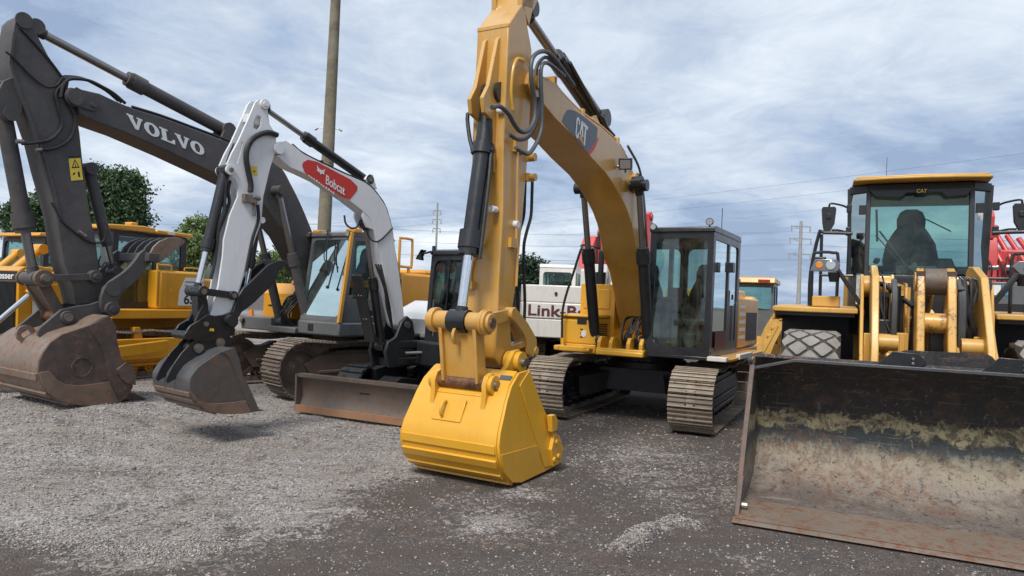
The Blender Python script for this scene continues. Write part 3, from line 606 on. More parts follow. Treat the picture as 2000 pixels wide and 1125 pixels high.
    # big hoses looping between boom and stick
    H1 = [(4.087,4.33),(4.578,4.474),(4.867,4.481),(5.114,4.337),(5.141,4.126),(5.029,3.89),(5.036,3.699),(5.161,3.563),(5.323,3.521),(5.465,3.57),(5.573,3.635),(5.744,3.662),(5.884,3.616)]
    H2 = [(4.116,4.344),(4.624,4.465),(4.832,4.416),(4.96,4.239),(4.867,3.992),(4.913,3.705),(5.082,3.514),(5.298,3.446),(5.478,3.458)]
    H3 = [(4.41,4.34),(4.799,4.363),(4.962,4.296),(4.971,4.12),(4.924,3.861),(4.917,3.644),(5.019,3.459),(5.178,3.319),(5.331,3.31),(5.459,3.319)]
    for H, y, r in ((H1, .34, .024), (H2, .30, .021), (H3, .37, .022)):
        G().tube([(x, y, z) for x, z in H], r, sm=5).build('stick_hose', 'grey hose', s)
    hr = [(4.717,3.174),(4.712,2.976),(4.716,2.749),(4.796,2.57),(4.851,2.397),(4.828,2.118),(4.777,1.783),(4.777,1.501)]
    for k_ in range(3): G().tube([(x-.03-.02*k_, -.02+.08*k_, z) for x, z in hr], .018).build('stick_hose', 'hose rubber', s)
    g = G().box(4.80, 4.88, .05, .2, 3.32, 3.42).cyl((4.82, .14, 3.36), (4.82, .26, 3.36), .045).cyl((4.83, .16, 3.14), (4.83, .28, 3.14), .04).box(4.78, 4.9, .02, .22, 3.1, 3.18); g.build('hose_clamp', 'yellow arm paint', s)
    # clean paint where hoses kept the sun off the side of the stick
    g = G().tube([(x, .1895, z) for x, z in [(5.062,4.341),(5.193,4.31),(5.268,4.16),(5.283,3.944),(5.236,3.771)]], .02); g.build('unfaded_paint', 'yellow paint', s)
    # bucket cylinder and linkage
    top = [(5.375,3.923)][0]; pc = (5.77, 1.575)
    bc = hyd('bucket_cylinder', t, top, pc, .70, .090, .052, 0, mb='black paint', gland=.125)
    bx = Vector((top[0], 0, top[1])); dx = (Vector((pc[0], 0, pc[1]))-bx).normalized()
    k = G(); k.tube([tuple(bx+dx*.25+Vector((.05, -.10, 0))), tuple(bx+dx*.22+Vector((.07, -.2, 0))), tuple(bx+dx*.45+Vector((.05, -.16, 0))), tuple(bx+dx*.6+Vector((.03, -.11, 0)))], .022, sm=3)
    k.cyl(bx+dx*.62-Vector((0, .13, 0)), bx+dx*.62+Vector((0, .13, 0)), .03); k.cyl(bx+dx*.55, bx+dx*.66, .115); k.tube([tuple(bx+dx*.6+Vector((.0, .10, 0))), tuple(bx+dx*1.0+Vector((0, .12, 0))), tuple(bx+dx*1.75+Vector((0, .13, 0)))], .022); k.build('cylinder_pipe', 'black paint', bc)
    k = G().cyl(bx+dx*.12-Vector((0, .14, 0)), bx+dx*.12-Vector((0, .22, 0)), .03).cyl(bx+dx*.2+Vector((0, .12, 0)), bx+dx*.2+Vector((0, .2, 0)), .035); k.build('hose_fitting', 'decal white', bc)
    A, B, Cc, Gp = (5.145, 1.162), (5.66, .965), (5.77, 1.575), (5.19, 1.66)
    g = G()
    for sg in (-1, 1): g.ycyl(Cc[0], Cc[1], sg*.11, sg*.27, .095, 26).ycyl(Cc[0], Cc[1], sg*.265, sg*.30, .125, 28).ycyl(Cc[0], Cc[1], sg*.335, sg*.37, .09, 24).ycyl(Cc[0], Cc[1], sg*.30, sg*.335, .12, 28)
    ln = G()
    for sg in (-1, 1): ln.prism([(Cc[0]-.09, Cc[1]-.02), (Cc[0]+.07, Cc[1]-.04), (B[0]+.08, B[1]), (B[0]-.08, B[1])], sg*.20-.02, sg*.20+.02)
    ln.prism([(Cc[0]-.03, Cc[1]-.08), (Cc[0]+.02, Cc[1]-.08), (B[0]+.03, B[1]), (B[0]-.03, B[1])], -.19, .19)
    ln.v += []; lk = ln.build('bucket_link', 'yellow arm paint', t, bev=.01)
    g.build('link_boss', 'yellow arm paint', lk, bev=.006)
    G().lathe([(.055, -.015), (.095, -.015), (.095, .015), (.055, .015), (.055, -.015)], (Cc[0]+.03, .0, Cc[1]-.14), 'y', 24).build('lifting_eye', 'yellow arm paint', lk)
    G().ycyl(Cc[0], Cc[1], -.105, .105, .115, 26).build('rod_eye', 'black paint', lk)
    g = G().ycyl(Cc[0], Cc[1], .37, .385, .05, 20); g.build('pin_end', 'pin steel', lk)
    for sg in (-1, 1):
        g = G().prism([(Gp[0]-.05, Gp[1]-.06), (Gp[0]-.05, Gp[1]+.06), (Cc[0], Cc[1]+.07), (Cc[0], Cc[1]-.07)], sg*.23-.018, sg*.23+.018).ycyl(Gp[0], Gp[1], sg*.19, sg*.29, .07, 20); g.build('guide_link', 'yellow arm paint', t, bev=.008)
    # curved thumb bracket behind the stick
    g = G(); o1 = [(5.11,1.724),(4.943,1.693),(4.725,1.57),(4.572,1.454),(4.479,1.37),(4.453,1.218),(4.548,1.17),(4.672,1.216),(4.706,1.343),(4.784,1.435),(4.953,1.549),(5.112,1.615)]
    for y in (.05, .17): g.prism(o1, y-.02, y+.02)
    g.cyl((o1[5][0]+.03, .03, o1[5][1]+.02), (o1[5][0]+.03, .2, o1[5][1]+.02), .05).bar((o1[4][0]+.05, .11, o1[4][1]-.02), (5.0, .11, 1.28), .10, .07).box(4.95, 5.1, -.1, .18, 1.60, 1.72); g.build('thumb_bracket', 'yellow arm paint', t, bev=.008)
    # bucket
    prof = [(5.10, 1.20), (5.454, 1.10), (5.62, .98), (5.72, .84), (5.80, .70), (5.88, .56), (5.918, .44), (5.90, .32), (5.82, .17), (5.66, .05), (5.47, .008), (4.95, .012), (4.62, .03)]
    side_p = [(5.25, 1.10), (5.454, 1.085), (5.62, .965), (5.72, .83), (5.79, .70), (5.87, .56), (5.905, .44), (5.89, .33), (5.815, .185), (5.65, .06), (5.47, .018), (4.95, .025), (4.62, .04), (4.70, .28), (4.86, .52), (5.05, .78)]
    o = G().shell([p for p in prof[1:]], -.55, .55, -.03).build('bucket', 'yellow paint', t)
    for sg in (-1, 1):
        g = G().prism(side_p, sg*.55, sg*.58); g.prism([(5.42, 1.0), (5.47, .96), (4.98, .08), (4.62, .045), (4.70, .28), (4.86, .52), (5.05, .78), (5.25, 1.1)], sg*.58, sg*.592)
        g.prism([(5.89, .36), (5.815, .185), (5.65, .06), (5.47, .018), (5.02, .03), (5.14, .34)], sg*.58, sg*.588); g.build('side_plate', 'yellow paint', o, bev=.006)
    g = G()
    for (a0, a1), th_ in (((5, 7), .012),): pass
    for x, z, a in ((5.915, .40, 8), (5.885, .26, 30), (5.78, .125, 55), (5.60, .025, 75)):
        d = Vector((-sin(R(a)), 0, -cos(R(a)))); n = Vector((cos(R(a)), 0, -sin(R(a)))); g.obox((x, 0, z), (d, Vector((0, 1, 0)), n), (.042, .54, .014))
    g.build('wear_strip', 'yellow paint', o, bev=.004)
    g = G()
    for sg in (-1, 1):
        y0, y1 = sg*.30-.025, sg*.30+.025
        g.prism([(5.58, .96), (5.78, .72), (5.76, .88), (5.77, .97), (5.73, 1.05), (5.65, 1.08), (5.56, 1.04), (5.48, 1.06), (5.36, 1.13), (5.28, 1.22), (5.22, 1.28), (5.12, 1.29), (5.05, 1.24), (5.02, 1.14), (4.98, .95), (5.1, .85), (5.4, 1.05)], y0, y1)
        g.ycyl(B[0], B[1], sg*.325, sg*.37, .095, 26).ycyl(A[0], A[1], sg*.325, sg*.38, .11, 28).ycyl(A[0], A[1], sg*.2, sg*.275, .11, 26)
    g.prism([(5.42, 1.09), (5.58, .99), (5.70, .87), (5.72, .85), (5.52, 1.0)], -.28, .28)
    g.build('bucket_ear', 'yellow paint', o, bev=.008)
    g = G()
    for sg in (1, -1): g.ycyl(B[0], B[1], sg*.37, sg*.40, .045, 16).ycyl(A[0], A[1], sg*.38, sg*.42, .045, 16)
    g.build('pin', 'pin steel', o); G().ycyl(B[0], B[1], -.275, .275, .068, 22).build('pin', 'greasy pin steel', o)
    G().ycyl(A[0], A[1]-.01, -.27, .27, .07, 22).build('pin', 'faded yellow paint', o)
    # lifting loop and its pad on the back, name plate
    n = Vector((.90, 0, .43)); up_ = Vector((-.43, 0, .90)); yv = Vector((0, 1, 0)); c0 = Vector((5.80, -.11, .695))
    G().obox(c0+n*.012+yv*.05, (n, yv, up_), (.010, .17, .115)).build('loop_pad', 'yellow paint', o, bev=.004)
    G().tube([c0+n*.01-up_*.07, c0+n*.06-up_*.06, c0+n*.085, c0+n*.06+up_*.065, c0+n*.01+up_*.075], .016, n=10).build('lifting_loop', 'yellow paint', o)
    n2 = Vector((.75, 0, .66)).normalized(); u2 = Vector((-.66, 0, .75)).normalized(); G().obox(Vector((5.555, .42, 1.035)), (n2, yv, u2), (.006, .065, .028)).build('name_plate', 'plate steel', o)
    # side cutters and teeth
    for ob in [o]+[c_ for c_ in o.children if c_.name.startswith(('side_plate', 'wear_strip'))]:
        for v in ob.data.vertices: v.co.y *= 1.015-.13*max(0, min(1, (v.co.z-.35)/.75))
    for sg in (-1, 1):
        g = G().prism([(4.84, .42), (4.72, .38), (4.66, .28), (4.60, .22), (4.66, .08), (4.82, .06), (4.90, .25)], sg*.592, sg*.635)
        for x, z in ((4.80, .32), (4.74, .16), (4.84, .14)): g.ycyl(x, z, sg*.63, sg*.655, .028, 10)
        g.prism([(4.97, .62), (4.87, .62), (4.80, .55), (4.82, .45), (4.92, .44)], sg*.592, sg*.65); g.build('side_cutter', 'yellow paint', o, bev=.006)
    for i in range(5):
        y = -.48+.24*i; G().prism([(4.78, .06), (4.80, .11), (4.66, .12), (4.40, .05), (4.40, .035), (4.66, -.0), (4.78, .0)], y-.045, y+.045).build('tooth', 'yellow paint', o, bev=.006)


    return t
cat_excavator()

# ------------------------------------------------------------------ slab serif letters for the dark boom
def slab_letters(g, word, fn, gap=.16):
    def V():
        return [[(.0, 1), (.42, 1), (.42, .88), (.36, .88), (.55, .32), (.72, .88), (.64, .88), (.64, 1), (1.0, 1), (1.0, .88), (.93, .88), (.62, 0), (.42, 0), (.08, .88), (0, .88)]]
    def O_():
        out = [(.5+.5*cos(R(a)), .5+.52*sin(R(a))) for a in range(0, 361, 15)]; inn = [(.5+.20*cos(R(a)), .5+.36*sin(R(a))) for a in range(0, 361, 15)]
        return [[out[i], out[i+1], inn[i+1], inn[i]] for i in range(24)]
    def L_():
        return [[(0, 1), (.55, 1), (.55, .88), (.42, .88), (.42, .13), (.72, .13), (.86, .36), (.98, .36), (.95, 0), (0, 0), (0, .12), (.12, .12), (.12, .88), (0, .88)]]
    n = len(word); w = (1-gap*(n-1)/n*.5)/n; st = 1/n
    for i, ch in enumerate(word):
        for poly in {'V': V, 'O': O_, 'L': L_}[ch](): put_poly(g, [(i*st*1.005+u*w*1.02, v) for u, v in poly], fn)

def volvo_excavator():
    t = thing('excavator', 'V', 'dark grey tracked excavator at left with rust brown bucket and raised clawed thumb', 'excavator', 'tracked excavators parked in the front row')
    rel = relframe('VU', 'V')
    for sy in (-1, 1): track(t, rel, sy*1.18, .62, -1.75, 1.62, 1.0, 'dark track steel', 'dirty steel', mi='dirty steel')
    chassis(t, rel, 2.36, 'dirty steel', .98, 1.02)
    g = G(); g.box(-2.5, 1.1, -1.25, 1.3, 1.03, 1.16).box(1.0, 1.45, -.45, .30, 1.05, 1.16); g.build('house_frame', 'grey cab paint', t, bev=.02)
    g = G(); g.box(-2.3, -.2, -1.25, 1.28, 1.17, 2.24); g.box(-2.2, -1.0, -1.0, 1.15, 2.24, 2.34); g.build('engine_cover', 'orange yellow paint', t, bev=.05)
    G().prismz([(-2.3, -1.3), (-2.8, -1.2), (-3.05, -.6), (-3.1, 0), (-3.05, .6), (-2.8, 1.2), (-2.3, 1.35)], 1.1, 2.15).build('counterweight', 'orange yellow paint', t, bev=.05)
    # right hand yellow boxes and the grey step
    g = G(); g.prism([(-.5, 1.2), (.95, 1.2), (.95, 1.75), (.8, 1.95), (-.5, 1.95)], -1.28, -.42); g.box(.952, .962, -1.18, -.52, 1.28, 1.66); bx = g.build('tool_box', 'orange yellow paint', t, bev=.03)
    g = G().prism([(.6, 1.95), (.85, 1.95), (.7, 2.25), (.55, 2.3)], -.62, -.36).box(.35, .75, -.6, -.4, 1.95, 2.15); g.build('valve_cover', 'orange yellow paint', t, bev=.02)
    G().box(.8, 1.42, -1.3, -.42, 1.06, 1.30).build('step', 'grey cab paint', t, bev=.02)
    lamp(t, (1.46, -1.22, 1.22), (1, 0, 0), .05, nm='head_lamp'); G().cyl((1.2, -1.3, 1.3), (1.2, -1.3, 1.42), .05, .04).build('beacon', 'lens amber', t)
    k = G(); k.box(.963, .975, -.70, -.66, 1.4, 1.5).box(.963, .97, -1.10, -1.0, 1.5, 1.53); k.build('latch', 'black paint', bx)
    g = G(); rnd = random.Random(9)
    for i in range(9):
        y = -.34+.035*i; g.tube([(1.2, y, 1.15), (1.3+rnd.uniform(-.03, .06), y, 1.38), (1.2, y+.03, 1.6+rnd.uniform(-.08, .08)), (.95, y, 1.75)], .017)
    g.build('hydraulic_hoses', 'hose rubber', t)
    # handrail standing on the engine deck
    G().tube([(-.20, 1.2, 2.2), (-.20, 1.2, 2.84), (-.24, 1.2, 2.9), (-.50, 1.2, 2.9), (-.55, 1.2, 2.85), (-.55, 1.2, 2.40), (-.50, 1.2, 2.36), (-.20, 1.2, 2.36)], .026, sm=2).tube([(-.47, 1.2, 2.36), (-.47, 1.2, 2.2)], .03, sm=0).build('handrail', 'orange yellow paint', t)
    # cab
    y0, y1 = .33, 1.40
    G().box(.08, 1.42, y0, y1, 1.06, 1.30).build('cab_base', 'grey cab paint', t, bev=.03)
    c = cab(t, .14, 1.38, y0+.02, y1-.02, 1.32, 2.80, 'grey cab paint', 'green cab glass', lean=.20, split=.27, fr=.055, r=.1, side_low=True)
    interior(c, .35, .87, 1.32, .9); seat(c, .55, .87, 1.4)
    G().bar((1.405, y1-.02, 1.30), (1.19, y1-.02, 2.86), .05, .06).build('yellow_pillar', 'orange yellow paint', c)
    g = G().box(.98, 1.17, y0-.0, y0+.16, 2.86, 2.93).box(.98, 1.17, y1-.2, y1+.02, 2.86, 2.94); g.build('roof_corner', 'orange yellow paint', c, bev=.02)
    for y in (y0-.02, y1-.08): lamp(c, (1.22, y, 2.84), (1, 0, -.1), .055)
    G().tube([(1.24, .86, 2.92), (1.28, .88, 2.75), (1.32, .90, 2.45), (1.36, .98, 2.2)], .012).tube([(1.25, .83, 2.9), (1.30, .83, 2.6), (1.33, .86, 2.4), (1.35, .98, 2.28)], .01).build('cable', 'black paint', c); wiper(c, (1.38, 1.05, 1.9), (1.30, 1.18, 2.6))
    k = G().box(1.42, 1.43, .62, .75, 1.13, 1.25).box(.62, .72, 1.40, 1.41, 1.42, 1.52); k.build('door_latch', 'black paint', c)
    fr_ = lambda u, v, w=0: (.78-.16*u+.0, 1.401+.003*w, 1.42+.10*v); k = G(); put_text(k, 'EC', fr_, bold=.03)
    G().prism([(.55, 1.40), (.68, 1.40), (.68, 1.52), (.55, 1.52)], 1.383, 1.387).build('sticker', 'decal white', c)
    # boom
    pl = .27
    up = [(5.114,4.412),(4.888,4.417),(4.68,4.371),(4.413,4.322),(3.987,4.298),(3.47,4.238),(2.928,4.17),(2.358,4.083),(1.995,3.995),(1.764,3.841),(1.624,3.666),(1.482,3.479),(1.31,3.228),(1.145,2.95)]
    lo = [(5.134,4.082),(4.9,4.018),(4.529,3.966),(3.816,3.807),(3.039,3.607),(2.624,3.492),(2.324,3.35),(2.157,3.243),(1.949,3.033),(1.804,2.898),(1.658,2.779),(1.492,2.567),(1.311,2.325)]
    nose = arc(5.20, 4.29, .13, -110, 60, 6)
    pts = lo[::-1]+nose+up+[(.82, 2.35), (.45, 1.7), (.38, 1.45), (.52, 1.35), (.68, 1.42), (.88, 1.72)]
    b = G().prism(pts, -pl, pl).build('boom', 'charcoal paint', t, bev=.012)
    g = G(); sl = [p for p in lo[1:]]
    for sg in (-1, 1): g.ycyl(5.20, 4.29, sg*.27, sg*.31, .11, 22)
    g.build('pivot_boss', 'charcoal paint', b)
    g = G().prism([(5.30, 4.30), (5.2, 4.42), (4.93, 4.33), (4.90, 4.22), (4.96, 4.16), (5.2, 4.17)], .272, .30); g.ycyl(4.98, 4.24, .30, .33, .04, 12); g.build('pin_keeper', 'charcoal paint', b)
    k = G(); slab_letters(k, 'VOLVO', aff([(4.482,4.057),(3.281,3.855),(4.522,4.237)], .27, .004)); k.build('boom_lettering', 'decal white', b)
    g = G()
    for i, y in enumerate((-.16, -.04, .08, .2)): g.tube([(x, y, z+.045) for x, z in up[3:13]], .02, sm=3)
    g.build('boom_pipe', 'black paint', b)
    g = G()
    for i, (r_, yy) in enumerate(((.022, .25), (.022, .14), (.02, .05))):
        H = [(4.528,4.376),(4.688,4.472),(4.842,4.524),(5.012,4.561),(5.174,4.543),(5.288,4.498),(5.347,4.399),(5.366,4.245)]; g.tube([(x, yy, z+.03*i) for x, z in H], r_)
    g.build('hose', 'hose rubber', b)
    for y in (.38, -.38):
        hyd('boom_cylinder', t, (1.24, 1.25), (1.98, 3.52), .52, .082, .052, y, mb='charcoal paint', rod='dull chrome', gland=.10)
    hyd('stick_cylinder', t, [(2.785,4.402)][0], [(5.635,5.114)][0], .55, .10, .058, 0, mb='charcoal paint', rod='dull chrome', gland=.125)
    g = G()
    for y0_, y1_ in ((-.18, -.12), (.12, .18)): g.prism([(3.0, 4.12), (2.72, 4.08), (2.78, 4.32), (2.9, 4.36)], y0_, y1_)
    g.build('cylinder_bracket', 'charcoal paint', b)
    # stick
    sp = [(5.74,5.134),(5.517,4.762),(5.35,4.555),(5.142,4.102),(5.092,3.828),(5.047,3.495),(4.919,2.742),(4.887,2.625),(4.823,2.361),(4.741,1.837),(4.716,1.544),(5.044,1.495),(5.097,1.703),(5.233,2.07),(5.351,2.73),(5.505,3.234),(5.608,3.616),(5.707,3.892),(5.826,4.151),(5.921,4.417),(5.953,4.53),(5.928,4.926),(5.91,5.081),(5.845,5.182),(5.788,5.195)]
    s = G().prism(sp, -.2, .2).build('stick', 'charcoal paint', t, bev=.012)
    g = G()
    for y0_, y1_ in ((-.17, -.12), (.12, .17)): g.prism([(5.89,4.382),(5.999,4.299),(6.08,4.072),(6.039,3.851),(5.949,3.808),(5.825,3.837),(5.771,3.942),(5.767,4.153)], y0_, y1_)
    g.build('cylinder_bracket', 'charcoal paint', s, bev=.01)
    g = G(); plines(g, [(5.916,4.91),(5.942,4.54),(5.91,4.42),(5.809,4.155),(5.67,3.841),(5.525,3.472),(5.387,3.024),(5.297,2.627)], .205, .03, .02); g.build('stick_flange', 'charcoal paint', s)
    for P_, r_ in (([(6.008,4.652),(5.916,4.603),(5.727,4.445),(5.545,4.344),(5.413,4.393),(5.343,4.508),(5.266,4.489)], .014), ([(5.324,4.456),(5.418,4.295),(5.373,4.07),(5.328,3.877),(5.445,3.683),(5.646,3.587),(5.79,3.544)], .020), ([(5.285,4.483),(5.296,4.262),(5.172,4.019),(5.213,3.748),(5.395,3.574),(5.587,3.508)], .020), ([(5.295,4.483),(5.366,4.368),(5.425,4.271),(5.397,4.198)], .014)):
        G().tube([(x, .225+.0*z, z) for x, z in P_], r_).build('stick_hose', 'hose rubber', s)
    for P_ in ([(5.87,5.013),(5.752,4.923),(5.543,4.738),(5.442,4.634),(5.338,4.515)], [(5.413,2.849),(5.281,2.628),(5.149,2.519),(4.948,2.385),(4.745,2.39),(4.698,2.624)]): G().tube([(x, .215, z) for x, z in P_], .014).build('stick_hose', 'hose rubber', s)
    for P_ in ([(5.768,3.574),(5.853,3.563)], [(5.559,3.517),(5.63,3.49)], [(5.071,2.499),(4.977,2.439)]): G().tube([(P_[0][0], .225, P_[0][1]), (P_[1][0], .225, P_[1][1])], .028, sm=0).build('hose_fitting', 'pin steel', s)
    g = G().ycyl(*[(5.814,5.114)][0], .2, .225, .10, 22); g.build('pivot_boss', 'charcoal paint', s)
    g = G().ycyl(*[(5.897,3.905)][0], .17, .2, .09, 20); g.build('pivot_boss', 'charcoal paint', s)
    fn = aff([(5.178,3.173),(5.03,3.211),(5.228,3.496)], .2); k = G(); put_poly(k, [(0, 0), (1, 0), (1, 1), (0, 1)], fn, 0, .6); k.mat(1); put_poly(k, [(0, .90), (1, .90), (1, 1), (0, 1)], fn, .7, 1)
    for tri in ([(.15, .50), (.22, .50), (.53, .80), (.50, .86)], [(.15, .50), (.85, .50), (.80, .55), (.22, .55)], [(.85, .50), (.78, .50), (.48, .82), (.52, .86)], [(.45, .56), (.56, .56), (.52, .70)], [(.2, .2), (.42, .28), (.38, .34), (.2, .28)], [(.65, .12), (.8, .12), (.78, .35), (.6, .32)]): put_poly(k, tri, fn, .7, 1)
    k.build('warning_sticker', ['decal yellow', 'decal black'], s)
    # bucket cylinder, linkage
    Cc = [(5.475,1.859)][0]; B = [(5.224,1.338)][0]; A = [(4.686,1.456)][0]; Gp = [(4.856,1.897)][0]
    Cc = (Cc[0]+.02, Cc[1]-.02)
    hyd('bucket_cylinder', t, [(5.932,3.966)][0], Cc, .70, .098, .058, 0, mb='charcoal paint', gland=.135, rod='dull chrome')
    g = G()
    for sg in (-1, 1): g.prism([(Cc[0]-.08, Cc[1]), (Cc[0]+.08, Cc[1]-.02), (B[0]+.08, B[1]), (B[0]-.08, B[1])], sg*.18-.025, sg*.18+.025)
    g.prism([(Cc[0]+.02, Cc[1]-.1), (Cc[0]-.03, Cc[1]-.1), (B[0]-.03, B[1]+.05), (B[0]+.03, B[1]+.05)], -.17, .17); lk = g.build('bucket_link', 'dirty steel', t, bev=.01)
    g = G()
    for a0, a1, r_ in ((-.34, -.28, .10), (-.28, -.12, .085), (.12, .22, .085), (.22, .30, .115), (.30, .36, .06)): g.ycyl(Cc[0], Cc[1], a0, a1, r_, 24)
    g.build('link_boss', 'dirty steel', lk, bev=.005); G().ycyl(Cc[0], Cc[1], .36, .38, .045, 6).build('pin_bolt', 'pin steel', lk)
    for sg in (-1, 1):
        g = G().bar((Cc[0], sg*.27, Cc[1]), (Gp[0], sg*.27, Gp[1]), .05, .09).ycyl(Gp[0], Gp[1], sg*.2, sg*.31, .085, 22).ycyl(Gp[0], Gp[1], sg*.31, sg*.34, .045, 6); g.build('guide_link', 'charcoal paint', t, bev=.005)
    # bucket
    o_ = [(4.891,1.381),(4.988,1.343),(5.139,1.245),(5.45,1.137),(5.583,1.039),(5.66,0.916),(5.707,0.803),(5.709,0.682),(5.68,0.527),(5.619,0.426),(5.51,0.326),(5.381,0.248),(5.2,0.204),(4.943,0.171),(4.71,0.196),(4.595,0.255),(4.53,0.398),(4.605,0.692),(4.706,0.81),(4.77,1.041),(4.792,1.25)]
    o = G().shell(o_[:15], -.72, .72, -.03).build('bucket', 'scraped bucket steel', t)
    for sg in (-1, 1):
        pp = [(x, max(z, .12)) for x, z in o_]; g = G().prism(pp, sg*.72, sg*.75); g.prism([(4.891,1.381),(5.139,1.245),(5.064,1.116),(4.974,0.978),(4.908,0.805),(4.851,0.527),(4.805,0.385),(4.71,0.196),(4.595,0.255),(4.53,0.398),(4.605,0.692),(4.706,0.81),(4.77,1.041),(4.792,1.25)], sg*.75, sg*.765)
        G().prism([(5.675,0.533),(5.703,0.669),(5.587,0.681),(5.507,0.573),(5.402,0.5),(5.248,0.468),(5.058,0.474),(4.849,0.492),(4.805,0.385),(4.71,0.196),(4.943,0.171),(5.2,0.204),(5.381,0.248),(5.51,0.326),(5.619,0.426)], sg*.75, sg*.768).build('wear_plate', 'rusty wear steel', o, bev=.004); sp_ = g.build('side_plate', 'rusty bucket steel', o, bev=.005)
        ex, ez = [(5.202,0.707)][0]; G().lathe([(.13, 0), (.13, .012), (.115, .012), (.115, 0)], (ex, .752 if sg > 0 else -.764, ez), 'y', 30).build('cast_ring', 'rusty bucket steel', sp_)
    for i in range(4, 12):
        a_, b_ = Vector((o_[i][0], 0, o_[i][1])), Vector((o_[i+1][0], 0, o_[i+1][1]))
        if i % 2 and i > 5: d = (b_-a_).normalized(); n = Vector((-d.z, 0, d.x)); n = n if n.x > 0 or n.z < 0 else -n; G().obox((a_+b_)/2+n*.012, (d, Vector((0, 1, 0)), n), (.045, .71, .018)).build('wear_strip', 'scraped bucket steel', o, bev=.005)
    g = G(); ear = [(5.552,1.091),(5.56,1.145),(5.538,1.198),(5.392,1.338),(5.29,1.44),(5.114,1.484),(4.926,1.515),(4.806,1.56),(4.676,1.562),(4.567,1.478),(4.605,1.362),(4.741,1.29),(4.927,1.192),(5.132,1.097),(5.32,1.046)]
    for sg in (-1, 1): g.prism(ear, sg*.30-.03, sg*.30+.03); g.ycyl(A[0], A[1], sg*.33, sg*.40, .10, 22).ycyl(B[0], B[1], sg*.33, sg*.37, .085, 22)
    g.build('bucket_ear', 'charcoal paint', o, bev=.008)
    for sg in (1, -1): G().ycyl(A[0], A[1], sg*.40, sg*.44, .05, 6).ycyl(B[0], B[1], sg*.37, sg*.40, .055, 14).build('pin', 'pin steel', o)
    G().ycyl(B[0], B[1], -.27, .27, .075, 22).build('pin', 'greasy pin steel', o)
    ex, ez = [(5.569,1.08)][0]; G().lathe([(.06, -.025), (.115, -.025), (.115, .025), (.06, .025), (.06, -.025)], (ex, -.0, ez+.02), 'y', 26).build('lifting_eye', 'scraped bucket steel', o)
    for i in range(5): y = -.6+.3*i; G().prism([(4.62, .22), (4.62, .30), (4.46, .30), (4.28, .20), (4.28, .18), (4.46, .17)], y-.05, y+.05).build('tooth', 'rusty bucket steel', o, bev=.008)
    G().prism([(4.771,0.648),(4.659,0.739),(4.567,0.706),(4.518,0.541),(4.513,0.42),(4.627,0.457),(4.712,0.519)], .765, .80).build('side_cutter', 'rusty bucket steel', o)
    # thumb: two side arms and five curved tines
    arm = [(4.699,1.393),(4.788,1.399),(4.825,1.476),(4.824,1.618),(4.788,1.746),(4.709,1.842),(4.615,1.911),(4.518,1.988),(4.436,2.08),(4.367,2.173),(4.312,2.265),(4.254,2.314),(4.162,2.262),(4.113,2.176),(4.2,2.08),(4.255,1.973),(4.326,1.881),(4.41,1.804),(4.494,1.728),(4.561,1.625),(4.599,1.508),(4.624,1.436)]
    th = None
    g = G().prism(arm, .33, .40).prism(arm, -.40, -.33); g.bar((arm[12][0], -.5, arm[12][1]-.05), (arm[12][0], .5, arm[12][1]-.05), .16, .12, side=(1, 0, 0)); th = g.build('thumb', 'charcoal paint', t, bev=.008)
    ti = [(4.193,2.274),(4.151,2.367),(4.063,2.457),(3.941,2.514),(3.815,2.542),(3.718,2.528),(3.667,2.486),(3.73,2.419),(3.823,2.342),(3.914,2.25),(4.02,2.167),(4.096,2.132),(4.173,2.172)]
    for i in range(5): y = .44-.21*i; G().prism(ti, y-.022, y+.022).build('tine', 'scraped bucket steel' if i == 0 else 'charcoal paint', th, bev=.004)
    G().ycyl(A[0], A[1], .33, .46, .095, 24).ycyl(A[0], A[1], .46, .48, .05, 6).build('pin', 'charcoal paint', th)
    kx, kz = [(4.663,1.745)][0]; G().ycyl(kx, kz, .40, .412, .11, 22).build('boss', 'charcoal paint', th)
    hyd('thumb_cylinder', t, [(4.87,3.401)][0], [(4.465,1.987)][0], .72, .075, .04, .0, mb='charcoal paint', gland=.085, rod='dull chrome')
    G().tube([(x, .1, z) for x, z in [(4.707,2.192),(4.731,2.103),(4.701,2.033),(4.634,2.11),(4.587,2.011)]], .012).build('hose', 'grey hose', th)
    return t
volvo_excavator()

